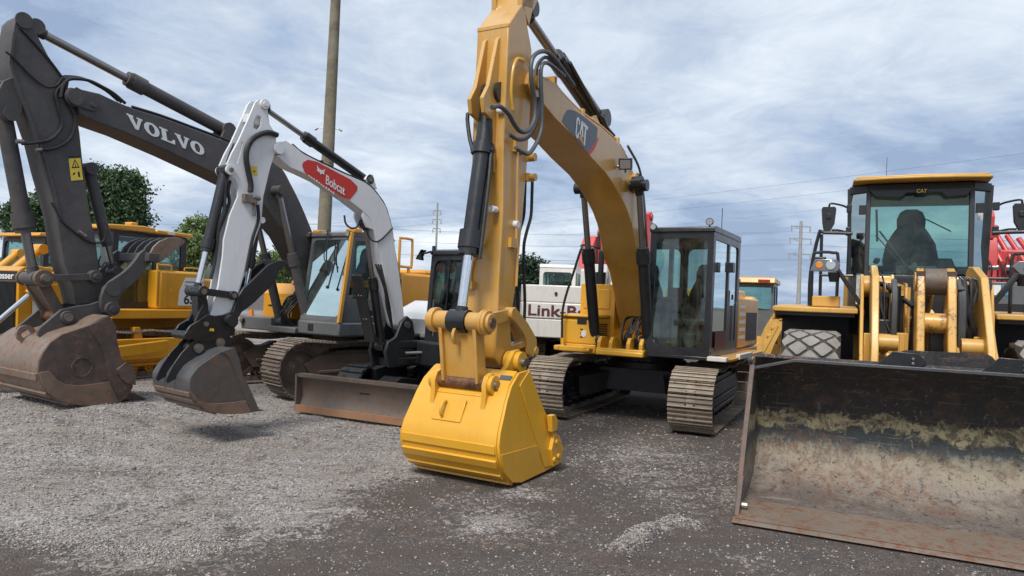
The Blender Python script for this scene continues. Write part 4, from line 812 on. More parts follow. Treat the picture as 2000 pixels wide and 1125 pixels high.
# ------------------------------------------------------------------ the white mini excavator
def bobcat():
    t = thing('excavator', 'B', 'white and black compact excavator with red boom sticker, grey bucket hanging above gravel', 'excavator', 'tracked excavators parked in the front row')
    rel = relframe('BU', 'B'); rb = relframe('BB', 'B')
    for sy in (-1, 1): track(t, rel, sy*.85, .44, -1.15, 1.05, .68, 'satin black paint', 'satin black paint', pitch=.135, rubber=True, mi='black paint', sag=.02)
    chassis(t, rel, 1.7, 'black paint', .66, .72, .42)
    # dozer blade with its arms
    bp = [(2.10, .04), (2.04, .12), (1.99, .25), (2.0, .38), (2.06, .50), (2.10, .56)]
    g = G().shell(bp, -1.18, 1.22, .03); g.box(1.96, 2.11, -1.18, 1.22, .54, .585); bl = g.build('blade', 'worn blade steel', t, rel=rel)
    G().box(2.09, 2.125, -1.18, 1.22, .03, .13).build('cutting_edge', 'orange rust steel', bl)
    for y in (-1.18, 1.22): G().prism([(2.12, .03), (2.13, .58), (1.94, .58), (1.92, .3), (2.0, .05)], y-.015, y+.015).build('end_plate', 'worn blade steel', bl)
    for sy in (-1, 1): g = G().prism([(.5, .32), (.5, .44), (1.6, .40), (1.93, .36), (1.93, .16), (1.5, .22)], sy*.42-.07, sy*.42+.07); g.build('blade_arm', 'black paint', t, bev=.012, rel=rel)
    g = G().prism([(.75, .50), (1.35, .58), (1.6, .48), (1.60, .40), (.8, .42)], -.16, .16); g.build('cylinder_guard', 'satin black paint', t, bev=.012, rel=rel)
    hyd('blade_cylinder', t, (.7, .5), (1.95, .40), .6, .06, .035, .0).location = (rel[0], rel[1], 0)
    bc_ = [o for o in t.children if o.name.startswith('blade_cylinder')][0]; bc_.rotation_euler = (0, 0, rel[2])
    # house
    g = G().prismz([(.85, -.2), (1.0, .1), (.95, 1.08), (.3, 1.10), (-.6, 1.0), (-1.2, .5), (-1.35, -.7), (-1.1, -1.05), (.4, -1.05), (.75, -.75)], .73, 1.12); g.box(.2, .86, -.95, -.2, 1.12, 1.22); g.build('house_frame', 'satin black paint', t, bev=.04)
    g = G().prism([(-.3, 1.12), (.72, 1.12), (.72, 1.22), (.35, 1.50), (-.1, 1.68), (-1.25, 1.68), (-1.3, 1.12)], -1.05, -.05); g.build('side_hood', 'grey cab paint', t, bev=.05)
    g = G().prism([(.45, 1.42), (.35, 1.505), (-.1, 1.69), (-1.2, 1.69), (-1.2, 1.72), (-.08, 1.73), (.4, 1.54)], -1.03, -.06); g.build('hood_top', 'white paint', t, bev=.02)
    c = cab(t, .0, .85, .0, 1.02, 1.14, 2.46, 'satin black paint', 'green cab glass', lean=.10, split=.36, fr=.075, r=.12)
    interior(c, .25, .6, 1.14, .8); seat(c, .32, .58, 1.16, .48, wrap='seat wrap')
    G().bar((.84, .37, 1.2), (.76, .37, 2.40), .02, .02).build('window_divider', 'black paint', c)
    for y in (.03, 1.0):
        sg = -1 if y < .5 else 1; g = G().tube([(.72, y, 2.46), (.80, y, 2.50), (.86, y+sg*.06, 2.48), (.9, y+sg*.14, 2.47)], .02).cyl((.74, y, 2.42), (.74, y, 2.60), .03)
        g.prismx([(y+sg*.06-.15, 2.38), (y+sg*.06-.03, 2.36), (y+sg*.1, 2.42), (y+sg*.1, 2.52), (y+sg*.02-.05, 2.52), (y-.12+sg*.06, 2.44)], .86, .93); g.build('side_mirror', 'black paint', c, bev=.01)
    G().tube([(.1, .3, 2.5), (.08, .3, 3.5)], .007).build('antenna', 'black paint', c)
    G().prismz([(.951, .75), (.956, .75), (.956, .90), (.951, .90)], 1.02, 1.045).build('sticker', 'decal white', t)
    g = G().tube([(.84, .16, 1.20), (.86, .16, 1.7), (.86, .18, 1.75)], .012).tube([(.86, .14, 1.5), (.9, .13, 1.4), (.88, .14, 1.3)], .02); g.build('grab_handle', 'pin steel', c)
    # swing post
    g = G()
    for z0, z1 in ((.74, .86), (1.0, 1.12)): g.prismz([(-.75, -.16), (-.75, .16), (-.3, .22), (.02, .20), (.12, .1), (.12, -.1), (.02, -.20), (-.3, -.2)], z0, z1)
    for sg in (-1, 1): g.prism([(-.28, .72), (.18, .72), (.26, .95), (.22, 1.10), (.06, 1.18), (-.04, 1.40), (-.16, 1.5), (-.28, 1.42), (-.34, 1.2)], sg*.17-.03, sg*.17+.03)
    g.cyl((-.2, 0, .70), (-.2, 0, 1.16), .10); g.build('swing_post', 'satin black paint', t, bev=.015, rel=rb)
    G().cyl((-.1, .24, .93), (-.9, .75, .97), .03).cyl((-.45, .47, .945), (-1.0, .82, .975), .055).build('swing_cylinder', 'dull chrome', t, rel=rb)
    G().ycyl(-.16, 1.36, -.22, .22, .055, 18).build('pin', 'pin steel', t, rel=rb)
    # boom
    up = [(2.1,3.715),(2.033,3.748),(1.916,3.705),(1.762,3.627),(1.456,3.553),(1.062,3.472),(0.841,3.436),(0.709,3.413),(0.553,3.347),(0.42,3.247),(0.294,3.127),(0.205,2.962),(0.133,2.778),(0.065,2.475),(-0.01,2.232),(-0.107,1.822),(-0.181,1.43)]
    lo = [(2.152,3.534),(2.051,3.467),(1.941,3.413),(1.758,3.377),(1.486,3.312),(1.163,3.192),(0.972,3.118),(0.716,2.998),(0.588,2.918),(0.503,2.763),(0.411,2.516),(0.321,2.303),(0.227,2.041),(0.121,1.784),(0.048,1.577),(-0.025,1.375)]
    nose = arc(2.14, 3.62, .075, -120, 90, 6)
    b = G().prism(lo[::-1]+nose+up+[(-.26, 1.36), (-.16, 1.27), (-.05, 1.33)], -.11, .11).build('boom', 'white paint', t, bev=.012, rel=rb)
    g = G()
    for sg in (-1, 1): g.ycyl(2.14, 3.62, sg*.11, sg*.15, .07, 20)
    g.build('pivot_boss', 'white paint', b)
    q = [(1.771,3.47),(1.757,3.513),(1.687,3.56),(1.539,3.559),(0.959,3.41),(0.836,3.334),(0.842,3.268),(0.963,3.127),(1.018,3.134),(1.126,3.147),(1.198,3.18),(1.302,3.179),(1.39,3.243),(1.492,3.262),(1.577,3.318),(1.644,3.335),(1.735,3.395)]
    G().prism(q, .1115, .1135).build('boom_decal', 'decal red', b)
    k = G(); put_text(k, 'Bobcat', aff([(1.387,3.285),(1.06,3.171),(1.385,3.411)], .1135, .002), bold=.015, sx=1); k.build('boom_lettering', 'decal white', b)
    fe = aff([(1.544,3.413),(1.409,3.379),(1.541,3.517)], .1135, .002); k = G(); put_poly(k, [(0, 1), (.22, .72), (.5, .62), (.78, .72), (1, 1), (.9, .5), (.95, .25), (.62, .2), (.5, 0), (.38, .2), (.05, .25), (.1, .5)], fe); k.build('boom_emblem', 'decal white', b)
    g = G()
    for P_ in ([(0, .0), (.15, .35), (.3, .1), (.45, .3), (.6, .0)],): pass
    fx = aff([(1.678,3.349),(1.233,3.161),(1.658,3.442)], .1115, .001)
    rnd = random.Random(4); k = G()
    for i in range(11): u = i/11; put_poly(k, [(u, 0), (u+.09, .0), (u+.07, .10+.15*rnd.random()), (u+.045, .15+.25*rnd.random()), (u+.02, .2)], fx, 1.6, 2)
    k.build('peeled_decal_edge', 'white paint', b)
    g = G()
    for y in (-.05, .03, .09): g.tube([(x, y, z+.02) for x, z in up[2:16]], .011, sm=3)
    g.build('boom_hose', 'hose rubber', b)
    g = G()
    for i_ in (4, 7): g.box(up[i_][0]-.02, up[i_][0]+.02, -.08, .11, up[i_][1], up[i_][1]+.04)
    g.build('hose_clamp', 'black paint', b)
    e0 = [(0.571,3.472)][0]; g = G()
    for sg in (-1, 1): g.prism([(e0[0]-.12, e0[1]-.12), (e0[0]+.16, e0[1]-.1), (e0[0]+.10, e0[1]+.02), (e0[0]+.05, e0[1]+.08), (e0[0]-.03, e0[1]+.08)], sg*.075-.018, sg*.075+.018)
    g.build('cylinder_bracket', 'white paint', b, bev=.006); G().ycyl(e0[0]+.02, e0[1], -.11, .11, .035).build('pin', 'pin steel', b)
    sc = hyd('stick_cylinder', t, (e0[0]+.02, e0[1]), [(2.321,4.131)][0], .62, .062, .034, 0, rod='dull chrome', gland=.078); sc.location = (rb[0], rb[1], 0); sc.rotation_euler = (0, 0, rb[2])
    # boom cylinder under the boom with its guard
    lug = [(0.577,2.841)][0]; g = G()
    for sg in (-1, 1): g.prism([(lug[0]-.25, lug[1]+.12), (lug[0]+.12, lug[1]+.22), (lug[0]+.14, lug[1]+.08), (lug[0]+.05, lug[1]-.07), (lug[0]-.10, lug[1]-.10)], sg*.085-.02, sg*.085+.02)
    g.build('cylinder_bracket', 'white paint', b, bev=.008)
    bcy = hyd('boom_cylinder', t, (.16, 1.02), (lug[0]+.0, lug[1]), .55, .065, .036, 0, rod='dull chrome'); bcy.location = (rb[0], rb[1], 0); bcy.rotation_euler = (0, 0, rb[2])
    gp = [(0.645,1.938),(0.399,2.032),(0.334,1.92),(0.157,1.23),(0.213,1.154),(0.41,1.112),(0.545,1.461)]; g = G(); gv = Vector((gp[3][0]-gp[1][0], 0, gp[3][1]-gp[1][1])); n = Vector((gv.z, 0, -gv.x)).normalized()*-1
    c0 = Vector((.62, 0, 2.1)); c1 = Vector((.30, 0, 1.12)); d = (c1-c0).normalized(); nn = Vector((-d.z, 0, d.x)); nn = nn if nn.x > 0 else -nn
    g.obox((c0+c1)/2+nn*.08, (d, Vector((0, 1, 0)), nn), ((c1-c0).length/2, .115, .012)); g.obox((c0+c1)/2+nn*.03-Vector((0, .11, 0)), (d, Vector((0, 1, 0)), nn), ((c1-c0).length/2, .01, .055))
    for k_ in (.3, .65):
        for y in (-.03, .03): p = c0+(c1-c0)*k_+nn*.093+Vector((0, y, 0)); g.mat(1).cyl(p, p+nn*.012, .014, n=8); g.mat(0)
    g.build('cylinder_guard', ['black paint', 'pin steel'], t, bev=.01, rel=rb)
    for k_ in range(3): G().tube([(.45-.03*k_, .12+.02*k_, 2.25), (.30, .16+.02*k_, 1.9), (.22-.03*k_, .15, 1.6), (.08, .14, 1.3), (-.05, .12, 1.15)], .014).build('hose', 'hose rubber', t, rel=rb)
    G().tube([(x, .12, z) for x, z in [(0.644,2.725),(0.571,2.614),(0.443,2.58),(0.318,2.653),(0.144,2.815)]], .012).build('cable', 'black paint', b)
    g = G().tube([(x-.02, -.02, z) for x, z in [(0.964,2.915),(0.931,2.802),(0.836,2.746),(0.744,2.763),(0.691,2.828)]], .014); g.build('hose_loop', 'grey hose', b)
    # stick: two tapering plates at the top, box below
    outR = [(2.352,4.182),(2.321,4.151),(2.294,4.034),(2.266,3.898),(2.173,3.801),(2.16,3.672),(2.183,3.537),(2.241,3.344),(2.319,2.975),(2.335,2.85),(2.347,2.642),(2.431,2.428),(2.497,2.186),(2.569,1.928),(2.616,1.749),(2.708,1.521),(2.851,1.47),(2.955,1.47),(2.866,1.821),(2.823,2.193),(2.818,2.392),(2.752,2.696),(2.661,2.927),(2.659,3.046),(2.704,3.139),(2.772,3.172),(2.821,3.232),(2.818,3.3),(2.758,3.454),(2.683,3.606),(2.566,3.895),(2.478,4.126),(2.431,4.182)]
    slot = [(2.656,3.611),(2.622,3.606),(2.65,3.462),(2.685,3.33),(2.731,3.309),(2.741,3.37),(2.705,3.489)]; tri = [(2.489,3.9),(2.45,3.985),(2.393,3.973),(2.387,3.858),(2.428,3.798),(2.499,3.809)]
    g = G()
    for y0_ in (-.10, .065): plate(g, outR, [slot, tri], .035, lambda a, b_, c_, y0_=y0_: (a, y0_+c_, b_))
    s = g.build('stick', 'white paint', t, bev=.004, rel=rb)
    g = G().prism([(2.207,3.554),(2.227,3.353),(2.306,2.982),(2.32,2.648),(2.396,2.433),(2.47,2.188),(2.59,1.748),(2.676,1.537),(2.874,1.497),(2.796,1.822),(2.745,2.2),(2.681,2.583),(2.587,2.942),(2.542,3.172),(2.441,3.446),(2.339,3.555)], -.09, .09).box(2.25, 2.55, -.06, .06, 3.88, 3.98); g.build('stick_box', 'white paint', s, bev=.01)
    px_, pz_ = [(2.357,4.136)][0]; g = G().ycyl(px_, pz_, .10, .135, .06, 20).ycyl(px_, pz_, -.135, -.10, .06, 20).ycyl(px_, pz_, .135, .15, .03, 12); g.build('pivot_boss', 'white paint', s)
    tx, tz = [(2.781,3.238)][0]; g = G().ycyl(tx, tz, -.13, .13, .06, 20); g.build('pivot_boss', 'white paint', s)
    G().ycyl(tx, tz, .13, .145, .028, 14).build('pin', 'pin steel', s)
    G().tube([(x, .13, z) for x, z in [(2.169,3.784),(2.287,3.792),(2.408,3.747),(2.517,3.66),(2.581,3.534),(2.589,3.407),(2.555,3.255),(2.513,3.103),(2.516,3.008)]], .034, n=10).build('stick_hose', 'hose rubber', s)
    for k_, P_ in enumerate(([(2.696,3.127),(2.717,2.999),(2.697,2.859),(2.744,2.697),(2.804,2.535),(2.85,2.376),(2.868,2.19),(2.876,2.067)], [(2.776,3.115),(2.781,2.94),(2.787,2.754),(2.844,2.562),(2.86,2.314),(2.889,2.066),(2.921,1.911)], [(2.371,2.87),(2.355,2.679),(2.417,2.467),(2.463,2.22),(2.496,2.027)])):
        G().tube([(x+.02, .0+.05*k_, z) for x, z in P_], .022).build('stick_hose', 'hose rubber', s)
    fn = aff([(2.508,3.234),(2.416,3.23),(2.512,3.341)], .1); k = G(); put_poly(k, [(0, 0), (1, 0), (1, 1), (0, 1)], fn); k.mat(1); put_poly(k, [(.3, .3), (.7, .35), (.6, .55)], fn, 1.1, 1.6); k.build('warning_sticker', ['decal yellow', 'decal black'], s)
    g = G(); vx, vz = [(2.45,2.923)][0]; g.box(vx-.02, vx+.16, .09, .16, vz-.05, vz+.05).cyl((vx-.06, .14, vz+.02), (vx+.04, .14, vz+.02), .03).cyl((vx, .13, vz), (vx, .13, vz-.2), .018); g.build('hose_valve', 'pin steel', s, bev=.004)
    ax, az = [(2.312,2.684)][0]; G().ycyl(ax-.0, az, .06, .10, .04, 14).build('thumb_lug', 'white paint', s)
    # bucket cylinder, links, coupler, bucket
    Cc = [(3.083,1.759)][0]; A = [(2.741,1.421)][0]; Gp = [(2.698,1.723)][0]; B = [(3.062,1.398)][0]
    bc = hyd('bucket_cylinder', t, (tx, tz), Cc, .66, .062, .036, 0, gland=.075); bc.location = (rb[0], rb[1], 0); bc.rotation_euler = (0, 0, rb[2])
    g = G()
    for sg in (-1, 1): g.ycyl(Cc[0], Cc[1], sg*.07, sg*.17, .065, 22); g.bar((Cc[0], sg*.135, Cc[1]), (Gp[0], sg*.135, Gp[1]), .035, .085); g.ycyl(Gp[0], Gp[1], sg*.1, sg*.17, .055, 18)
    gl = g.build('guide_link', 'satin black paint', t, bev=.006, rel=rb)
    G().ycyl(Cc[0], Cc[1], .17, .18, .035, 14).ycyl(Gp[0], Gp[1], .17, .18, .03, 14).build('pin', 'pin steel', gl)
    g = G()
    for sg in (-1, 1): g.prism([(Cc[0]-.06, Cc[1]), (Cc[0]+.06, Cc[1]), (B[0]-.01, B[1]+.2), (B[0]+.08, B[1]), (B[0]-.02, B[1]-.05), (B[0]-.10, B[1]+.02), (B[0]-.08, B[1]+.2)], sg*.08-.02, sg*.08+.02)
    g.prism([(Cc[0]-.03, Cc[1]-.06), (Cc[0]+.03, Cc[1]-.06), (B[0]+.02, B[1]), (B[0]-.04, B[1])], -.07, .07); g.build('bucket_link', 'satin black paint', t, bev=.008, rel=rb)
    cp = [(3.239,1.215),(3.266,1.287),(3.22,1.357),(3.136,1.405),(3.015,1.49),(2.912,1.472),(2.782,1.492),(2.704,1.53),(2.634,1.48),(2.616,1.38),(2.694,1.293),(2.745,1.238),(2.874,1.184),(3.077,1.164)]
    g = G()
    for sg in (-1, 1): g.prism(cp, sg*.13-.02, sg*.13+.02); g.ycyl(A[0]+.0, A[1], sg*.14, sg*.22, .06, 20)
    g.ycyl(cp[0][0], cp[0][1]+.03, -.16, .16, .05, 16).prism([(3.143,1.253),(2.931,1.324),(2.64,1.322),(2.65,1.234),(2.887,1.2),(3.078,1.191)], -.13, .13); co = g.build('quick_coupler', 'black paint', t, bev=.006, rel=rb)
    G().ycyl(A[0], A[1], .22, .235, .035, 14).ycyl(*[(3.033,1.376)][0], .15, .17, .028, 12).build('pin', 'pin steel', co)
    fx_, fz_ = [(2.961,1.309)][0]; G().prism([(fx_-.03, fz_-.02), (fx_+.03, fz_-.015), (fx_+.02, fz_+.02), (fx_-.03, fz_+.012)], .151, .153).build('sticker', 'decal yellow', co)
    th = [(2.736,1.368),(2.707,1.468),(2.672,1.58),(2.63,1.713),(2.559,1.822),(2.479,1.888),(2.371,1.996),(2.239,2.12),(2.109,2.187),(1.997,2.201),(1.942,2.172),(1.978,2.123),(2.067,2.078),(2.106,1.958),(2.176,1.863),(2.225,1.809),(2.33,1.715),(2.398,1.649),(2.479,1.584),(2.574,1.519),(2.618,1.443),(2.649,1.368)]
    g = G()
    for sg in (-1, 1): g.prism(th, sg*.12-.022, sg*.12+.022)
    g.bar((th[8][0], -.12, th[8][1]-.03), (th[8][0], .12, th[8][1]-.03), .1, .08, side=(1, 0, 0)); tb = g.build('thumb', 'satin black paint', t, bev=.008, rel=rb)
    g = G().ycyl(A[0], A[1], .142, .24, .07, 20); g.build('boss', 'satin black paint', tb)
    tc_ = hyd('thumb_cylinder', t, [(2.333,2.62)][0], [(2.451,1.739)][0], .6, .05, .028, 0); tc_.location = (rb[0], rb[1], 0); tc_.rotation_euler = (0, 0, rb[2])
    # bucket
    o_ = [(2.823,1.119),(2.855,1.114),(3,1.065),(3.055,1.037),(3.151,0.976),(3.216,0.939),(3.274,0.895),(3.314,0.84),(3.347,0.79),(3.356,0.733),(3.341,0.641),(3.308,0.558),(3.251,0.484),(3.12,0.39),(2.937,0.342),(2.709,0.325),(2.528,0.337),(2.473,0.344),(2.556,0.506),(2.659,0.705),(2.709,0.769),(2.771,0.991)]
    bo = G().shell(o_[1:16], -.42, .42, -.022).build('bucket', 'worn grey bucket steel', t, rel=rb)
    for sg in (-1, 1):
        g = G().prism(o_, sg*.42, sg*.44); g.prism([(2.855,1.114),(3.012,1.065),(2.935,1.039),(2.895,0.989),(2.853,0.916),(2.767,0.73),(2.722,0.618),(2.589,0.343),(2.473,0.344),(2.556,0.506),(2.659,0.705),(2.709,0.769),(2.771,0.991)], sg*.44, sg*.452)
        G().prism([(3.347,0.641),(3.31,0.615),(3.26,0.554),(3.186,0.501),(3.037,0.476),(2.847,0.471),(2.663,0.479),(2.589,0.343),(2.709,0.325),(2.937,0.342),(3.12,0.39),(3.251,0.484),(3.308,0.558)], sg*.44, sg*.455).build('wear_plate', 'rusty wear steel', bo, bev=.003, rel=None); g.build('side_plate', 'worn bucket side steel', bo, bev=.003)
    for i in (10, 11, 12, 13):
        a_, b_ = Vector((o_[i][0], 0, o_[i][1])), Vector((o_[i+1][0], 0, o_[i+1][1])); d = (b_-a_).normalized(); n = Vector((d.z, 0, -d.x)); n = n if n.x+(-n.z) > 0 else -n
        G().obox((a_+b_)/2+n*.008, (d, Vector((0, 1, 0)), n), (.025, .415, .010)).build('wear_strip', 'scraped bucket steel', bo)
    for y in (-.12, .12):
        G().prism([(3.224,1.119),(3.106,1.236),(2.956,1.27),(2.72,1.236),(2.656,1.154),(2.816,1.022),(3.038,0.939),(3.213,0.845),(3.336,0.763),(3.445,0.7),(3.47,0.743),(3.4,0.896),(3.305,1.038)], y-.012, y+.012).build('bucket_ear', 'satin black paint', bo, bev=.004)
    e1 = [(3.111,1.093)][0]; e2 = [(2.846,1.153)][0]
    for e in (e1, e2): G().ycyl(e[0], e[1], -.17, .17, .055, 20).ycyl(e[0], e[1], .17, .185, .032, 14).build('pin', 'pin steel', bo)
    G().prism([(o_[16][0]+.15, .33), (o_[16][0]-.02, .33), (o_[16][0]-.14, .335), (o_[16][0]-.02, .36), (o_[16][0]+.12, .38)], -.45, .45).build('cutting_edge', 'rusty bucket steel', bo)
    return t
bobcat()

# ------------------------------------------------------------------ the wheel loader on the right
def tyre_obj(root, x, y, z, R_, w, mats, rim, lugs=26, name='wheel', rows=5):
    hw = w/2; g = G().lathe([(R_*.56, -hw*.82), (R_*.72, -hw), (R_*.90, -hw*1.0), (R_*.965, -hw*.86), (R_*.975, 0), (R_*.965, hw*.86), (R_*.90, hw*1.0), (R_*.72, hw), (R_*.56, hw*.82), (R_*.56, -hw*.82)], (x, y, z), n=56)
    g.mat(1)
    def pt(a, v, r): return (x+r*cos(a), y+v*hw, z+r*sin(a))
    for i in range(lugs):
        for j in range(rows):
            v = -.84+1.68*j/(rows-1); a = 2*pi*(i+(.5 if j % 2 else 0))/lugs; da = 2*pi/lugs*.37; dv = 1.68/(rows-1)*.70
            c = [(a-da, v-dv*.12), (a-da*.14, v-dv), (a+da*.14, v-dv), (a+da, v-dv*.12), (a+da, v+dv*.12), (a+da*.14, v+dv), (a-da*.14, v+dv), (a-da, v+dv*.12)]
            c = [(q, max(-.99, min(.99, u))) for q, u in c]; dr = lambda u: R_*(.965 if abs(u) < .86 else .93)
            lo_ = [pt(q, u, dr(u)-.01) for q, u in c]; hi_ = [pt(q, u, (R_ if abs(u) < .86 else R_*.965)) for q, u in c]; g._pr(8, lo_, hi_)
    o = g.build(name, mats, root)
    k = G().lathe([(0, -.1), (R_*.3, -.1), (R_*.35, -.02), (R_*.5, -.05), (R_*.58, -hw*.8), (R_*.58, hw*.8), (R_*.5, hw*.5), (R_*.3, hw*.45), (R_*.26, hw*.62), (0, hw*.62)] if y > 0 else [(0, .1), (R_*.3, .1), (R_*.35, .02), (R_*.5, .05), (R_*.58, hw*.8), (R_*.58, -hw*.8), (R_*.5, -hw*.5), (R_*.3, -hw*.45), (R_*.26, -hw*.62), (0, -hw*.62)], (x, y, z), n=32)
    k.build('rim', rim, o); return o
def wheel_loader():
    t = thing('wheel_loader', 'L', 'yellow wheel loader at the right with its huge scraped black bucket lowered on the gravel', 'wheel loader')
    cy = .05
    for sy in (-1, 1):
        tyre_obj(t, 0, cy+sy*1.10, .80, .80, .60, ['rubber', 'dusty tread rubber'], 'loader yellow paint', lugs=18, rows=5); tyre_obj(t, -3.2, cy+sy*1.10, .80, .80, .60, ['rubber', 'dusty tread rubber'], 'loader yellow paint', lugs=18, rows=5)
    g = G().cyl((0, cy-.9, .8), (0, cy+.9, .8), .2).cyl((-3.2, cy-.9, .8), (-3.2, cy+.9, .8), .2); g.box(-.6, .5, cy-.45, cy+.45, .65, 1.25); g.build('axle', 'dirty steel', t)
    g = G().box(-5.2, -2.1, cy-.8, cy+.8, 1.15, 2.35); g.build('engine_hood', 'loader yellow paint', t, bev=.06); G().box(-5.5, -.9, cy-.55, cy+.55, .75, 1.15).build('rear_frame', 'loader yellow paint', t, bev=.03)
    # front frame plates (loader tower)
    g = G()
    for y0, y1 in ((cy-.62, cy-.585), (cy-.30, cy-.27), (cy+.27, cy+.30), (cy+.585, cy+.62)):
        g.prism([(-.75, .8), (.55, .8), (.60, 1.3), (.35, 1.5), (-.30, 2.2), (-.55, 2.28), (-.85, 2.15)], y0, y1)
    g.build('loader_tower', 'loader yellow paint', t, bev=.008); G().box(-.8, -.7, cy-.6, cy+.6, .9, 2.25).build('tower_back', 'undercarriage black', t); G().prismx([(cy-.42, 1.5), (cy-.12, 1.5), (cy-.12, 2.12), (cy-.3, 2.18), (cy-.42, 2.0)], -.2, -.16).build('tower_plate', 'faded yellow paint', t)
    g = G()
    for sy in (-1, 1): g.ycyl(-.52, 2.13, cy+sy*.30, cy+sy*.60, .13, 22)
    g.build('arm_pivot', 'loader yellow paint', t)
    g = G().box(.2, .36, cy-.58, cy-.3, 1.02, 1.60).box(.2, .36, cy-.27, cy-.16, 1.0, 1.62).box(.2, .36, cy-.16, cy+.27, 1.0, 1.38).box(.2, .36, cy+.3, cy+.58, 1.02, 1.50).box(-.1, .2, cy-.56, cy-.32, 1.42, 1.44); g.build('cross_plate', 'loader yellow paint', t, bev=.01)
    for bb in ((.15, .21, cy-.52, cy-.30, 1.48, 1.76), (.15, .21, cy+.04, cy+.25, 1.40, 1.68), (-.4, -.3, cy+.3, cy+.56, 1.3, 1.9)): G().box(*bb).build('valve_block', 'satin black paint', t, bev=.02)
    G().box(.25, .38, cy-.20, cy+.20, 1.15, 1.40).build('valve_cover', 'faded yellow paint', t, bev=.015)
    # lift arms
    for sy in (-1, 1):
        y = cy+sy*.49
        G().prism([(-.68, 2.05), (-.66, 2.32), (-.5, 2.38), (-.2, 2.36), (.35, 2.22), (.90, 1.50), (.99, .9), (1.0, .55), (.90, .42), (.80, .55), (.72, 1.15), (.45, 1.5), (.0, 1.78), (-.5, 1.98)], y-.034, y+.034).build('lift_arm', 'loader yellow paint', t, bev=.01)
        hyd('lift_cylinder', t, (-.35, 1.0), (.62, 1.52), .7, .085, .045, cy+sy*.40, mb='loader yellow paint', rod='chrome')
    G().cyl((.58, -.01, 1.74), (.58, .195, 1.74), .10, n=26).build('cross_tube', 'faded yellow paint', t)
    # bell crank and tilt linkage
    g = G()
    for y0, y1 in ((-.075, -.005), (.19, .265)): g.prism([(.30, 2.10), (.34, 2.28), (.48, 2.30), (.60, 2.24), (.72, 1.95), (.80, 1.6), (.92, 1.25), (.96, .92), (.94, .78), (.84, .76), (.78, .9), (.64, 1.25), (.46, 1.55), (.40, 1.85)], y0, y1)
    bc = g.build('bell_crank', 'faded yellow paint', t, bev=.012)
    G().ycyl(.50, 2.16, -.002, .188, .135, 28).build('rod_eye', 'dirty steel', bc); g = G().prism([(.36, 2.28), (.62, 2.26), (.60, 2.12), (.38, 2.14)], -.08, .0).prism([(.36, 2.28), (.62, 2.26), (.60, 2.12), (.38, 2.14)], .185, .27); g.build('worn_top', 'rusty bucket steel', bc)
    hyd('tilt_cylinder', t, (-.9, 1.35), (.50, 2.16), .55, .10, .055, cy+.01, mb='loader yellow paint')
    G().cyl((.86, .06, .85), (1.03, .06, .80), .05).build('tilt_link', 'faded yellow paint', t)
    G().cyl((-.1, cy-.38, 2.14), (.28, cy-.12, 1.90), .026).cyl((.0, cy-.50, 2.16), (-.1, cy-.38, 2.14), .03).build('indicator_rod', 'satin black paint', t)
    g = G().cyl((.05, cy-.42, 1.78), (.05, cy-.42, 2.0), .075, .06).box(-.02, .12, cy-.5, cy-.34, 2.0, 2.05); g.build('drain_plug', 'black paint', t)
    rnd = random.Random(12)
    for i in range(8):
        y = cy+.33+.028*i; G().tube([(.0, y, 2.22), (.18+rnd.uniform(0, .1), y+rnd.uniform(-.03, .03), 2.15), (.30, y+rnd.uniform(-.05, .05), 1.85), (.25, y+rnd.uniform(-.05, .05), 1.55), (.05, y, 1.3)], .017 if i % 3 else .024).build('hose', 'hose rubber', t)
    for y, r_ in ((cy-.30, .03), (cy+.31, .04)): G().tube([(.1, y, 2.18), (.32, y, 2.02), (.36, y, 1.7), (.30, y, 1.4)], r_).build('hose', 'grey hose', t)
    for i in range(3): G().tube([(-.2, cy-.55+.04*i, 2.3), (.1, cy-.5+.05*i, 2.16), (.22, cy-.36, 1.7-.1*i), (.35, cy-.2, 1.42), (.38, cy-.05, 1.38)], .010).build('cable', 'hose rubber', t)
    for y0, y1, m_, x_ in ((-.40, -.375, 'faded yellow paint', .10), (-.34, -.32, 'rusty bucket steel', .05), (-.18, -.155, 'faded yellow paint', .0), (.36, .385, 'rusty bucket steel', .05), (.60, .625, 'loader yellow paint', .1)): G().prism([(-.45, 1.2), (x_, 1.2), (x_+.05, 1.7), (x_-.1, 2.16), (-.45, 2.18)], cy+y0, cy+y1).build('rib_plate', m_, t, bev=.006)
    for y, x0_, z0_, z1_, r_ in ((cy-.27, .22, 1.45, 2.12, .035), (cy-.22, .16, 1.5, 2.02, .02), (cy+.30, .30, 1.3, 2.1, .032), (cy+.38, .2, 1.4, 2.15, .022), (cy-.10, .1, 1.3, 1.95, .028)): G().cyl((x_, y, z0_), (x0_, y, z1_), r_, n=14).build('hydraulic_pipe', 'hose rubber', t)
    for y in (cy-.22, cy+.44): G().box(.345, .385, y-.025, y+.025, 1.1, 1.62).build('stop_bar', 'loader yellow paint', t, bev=.008)
    # fenders and decks
    for sy in (-1, 1):
        ya, yb = (cy-1.55, cy-.64) if sy < 0 else (cy+.67, cy+1.58)
        g = G().prism([(-.05, 1.80), (-.05, 1.86), (-1.3, 1.90), (-1.32, 1.84)], ya, yb).box(-1.3, -.08, ya if sy < 0 else yb-.03, ya+.03 if sy < 0 else yb, 1.70, 1.84).box(-1.35, -1.3, ya, yb, 1.78, 1.85); g.build('fender', 'loader yellow paint', t, bev=.012)
        G().box(-1.36, -1.30, ya+.02, yb-.02, .95, 1.78).build('fender_liner', 'undercarriage black', t); G().box(-1.29, -.1, ya+.03, yb-.03, 1.76, 1.80).build('fender_liner', 'undercarriage black', t)
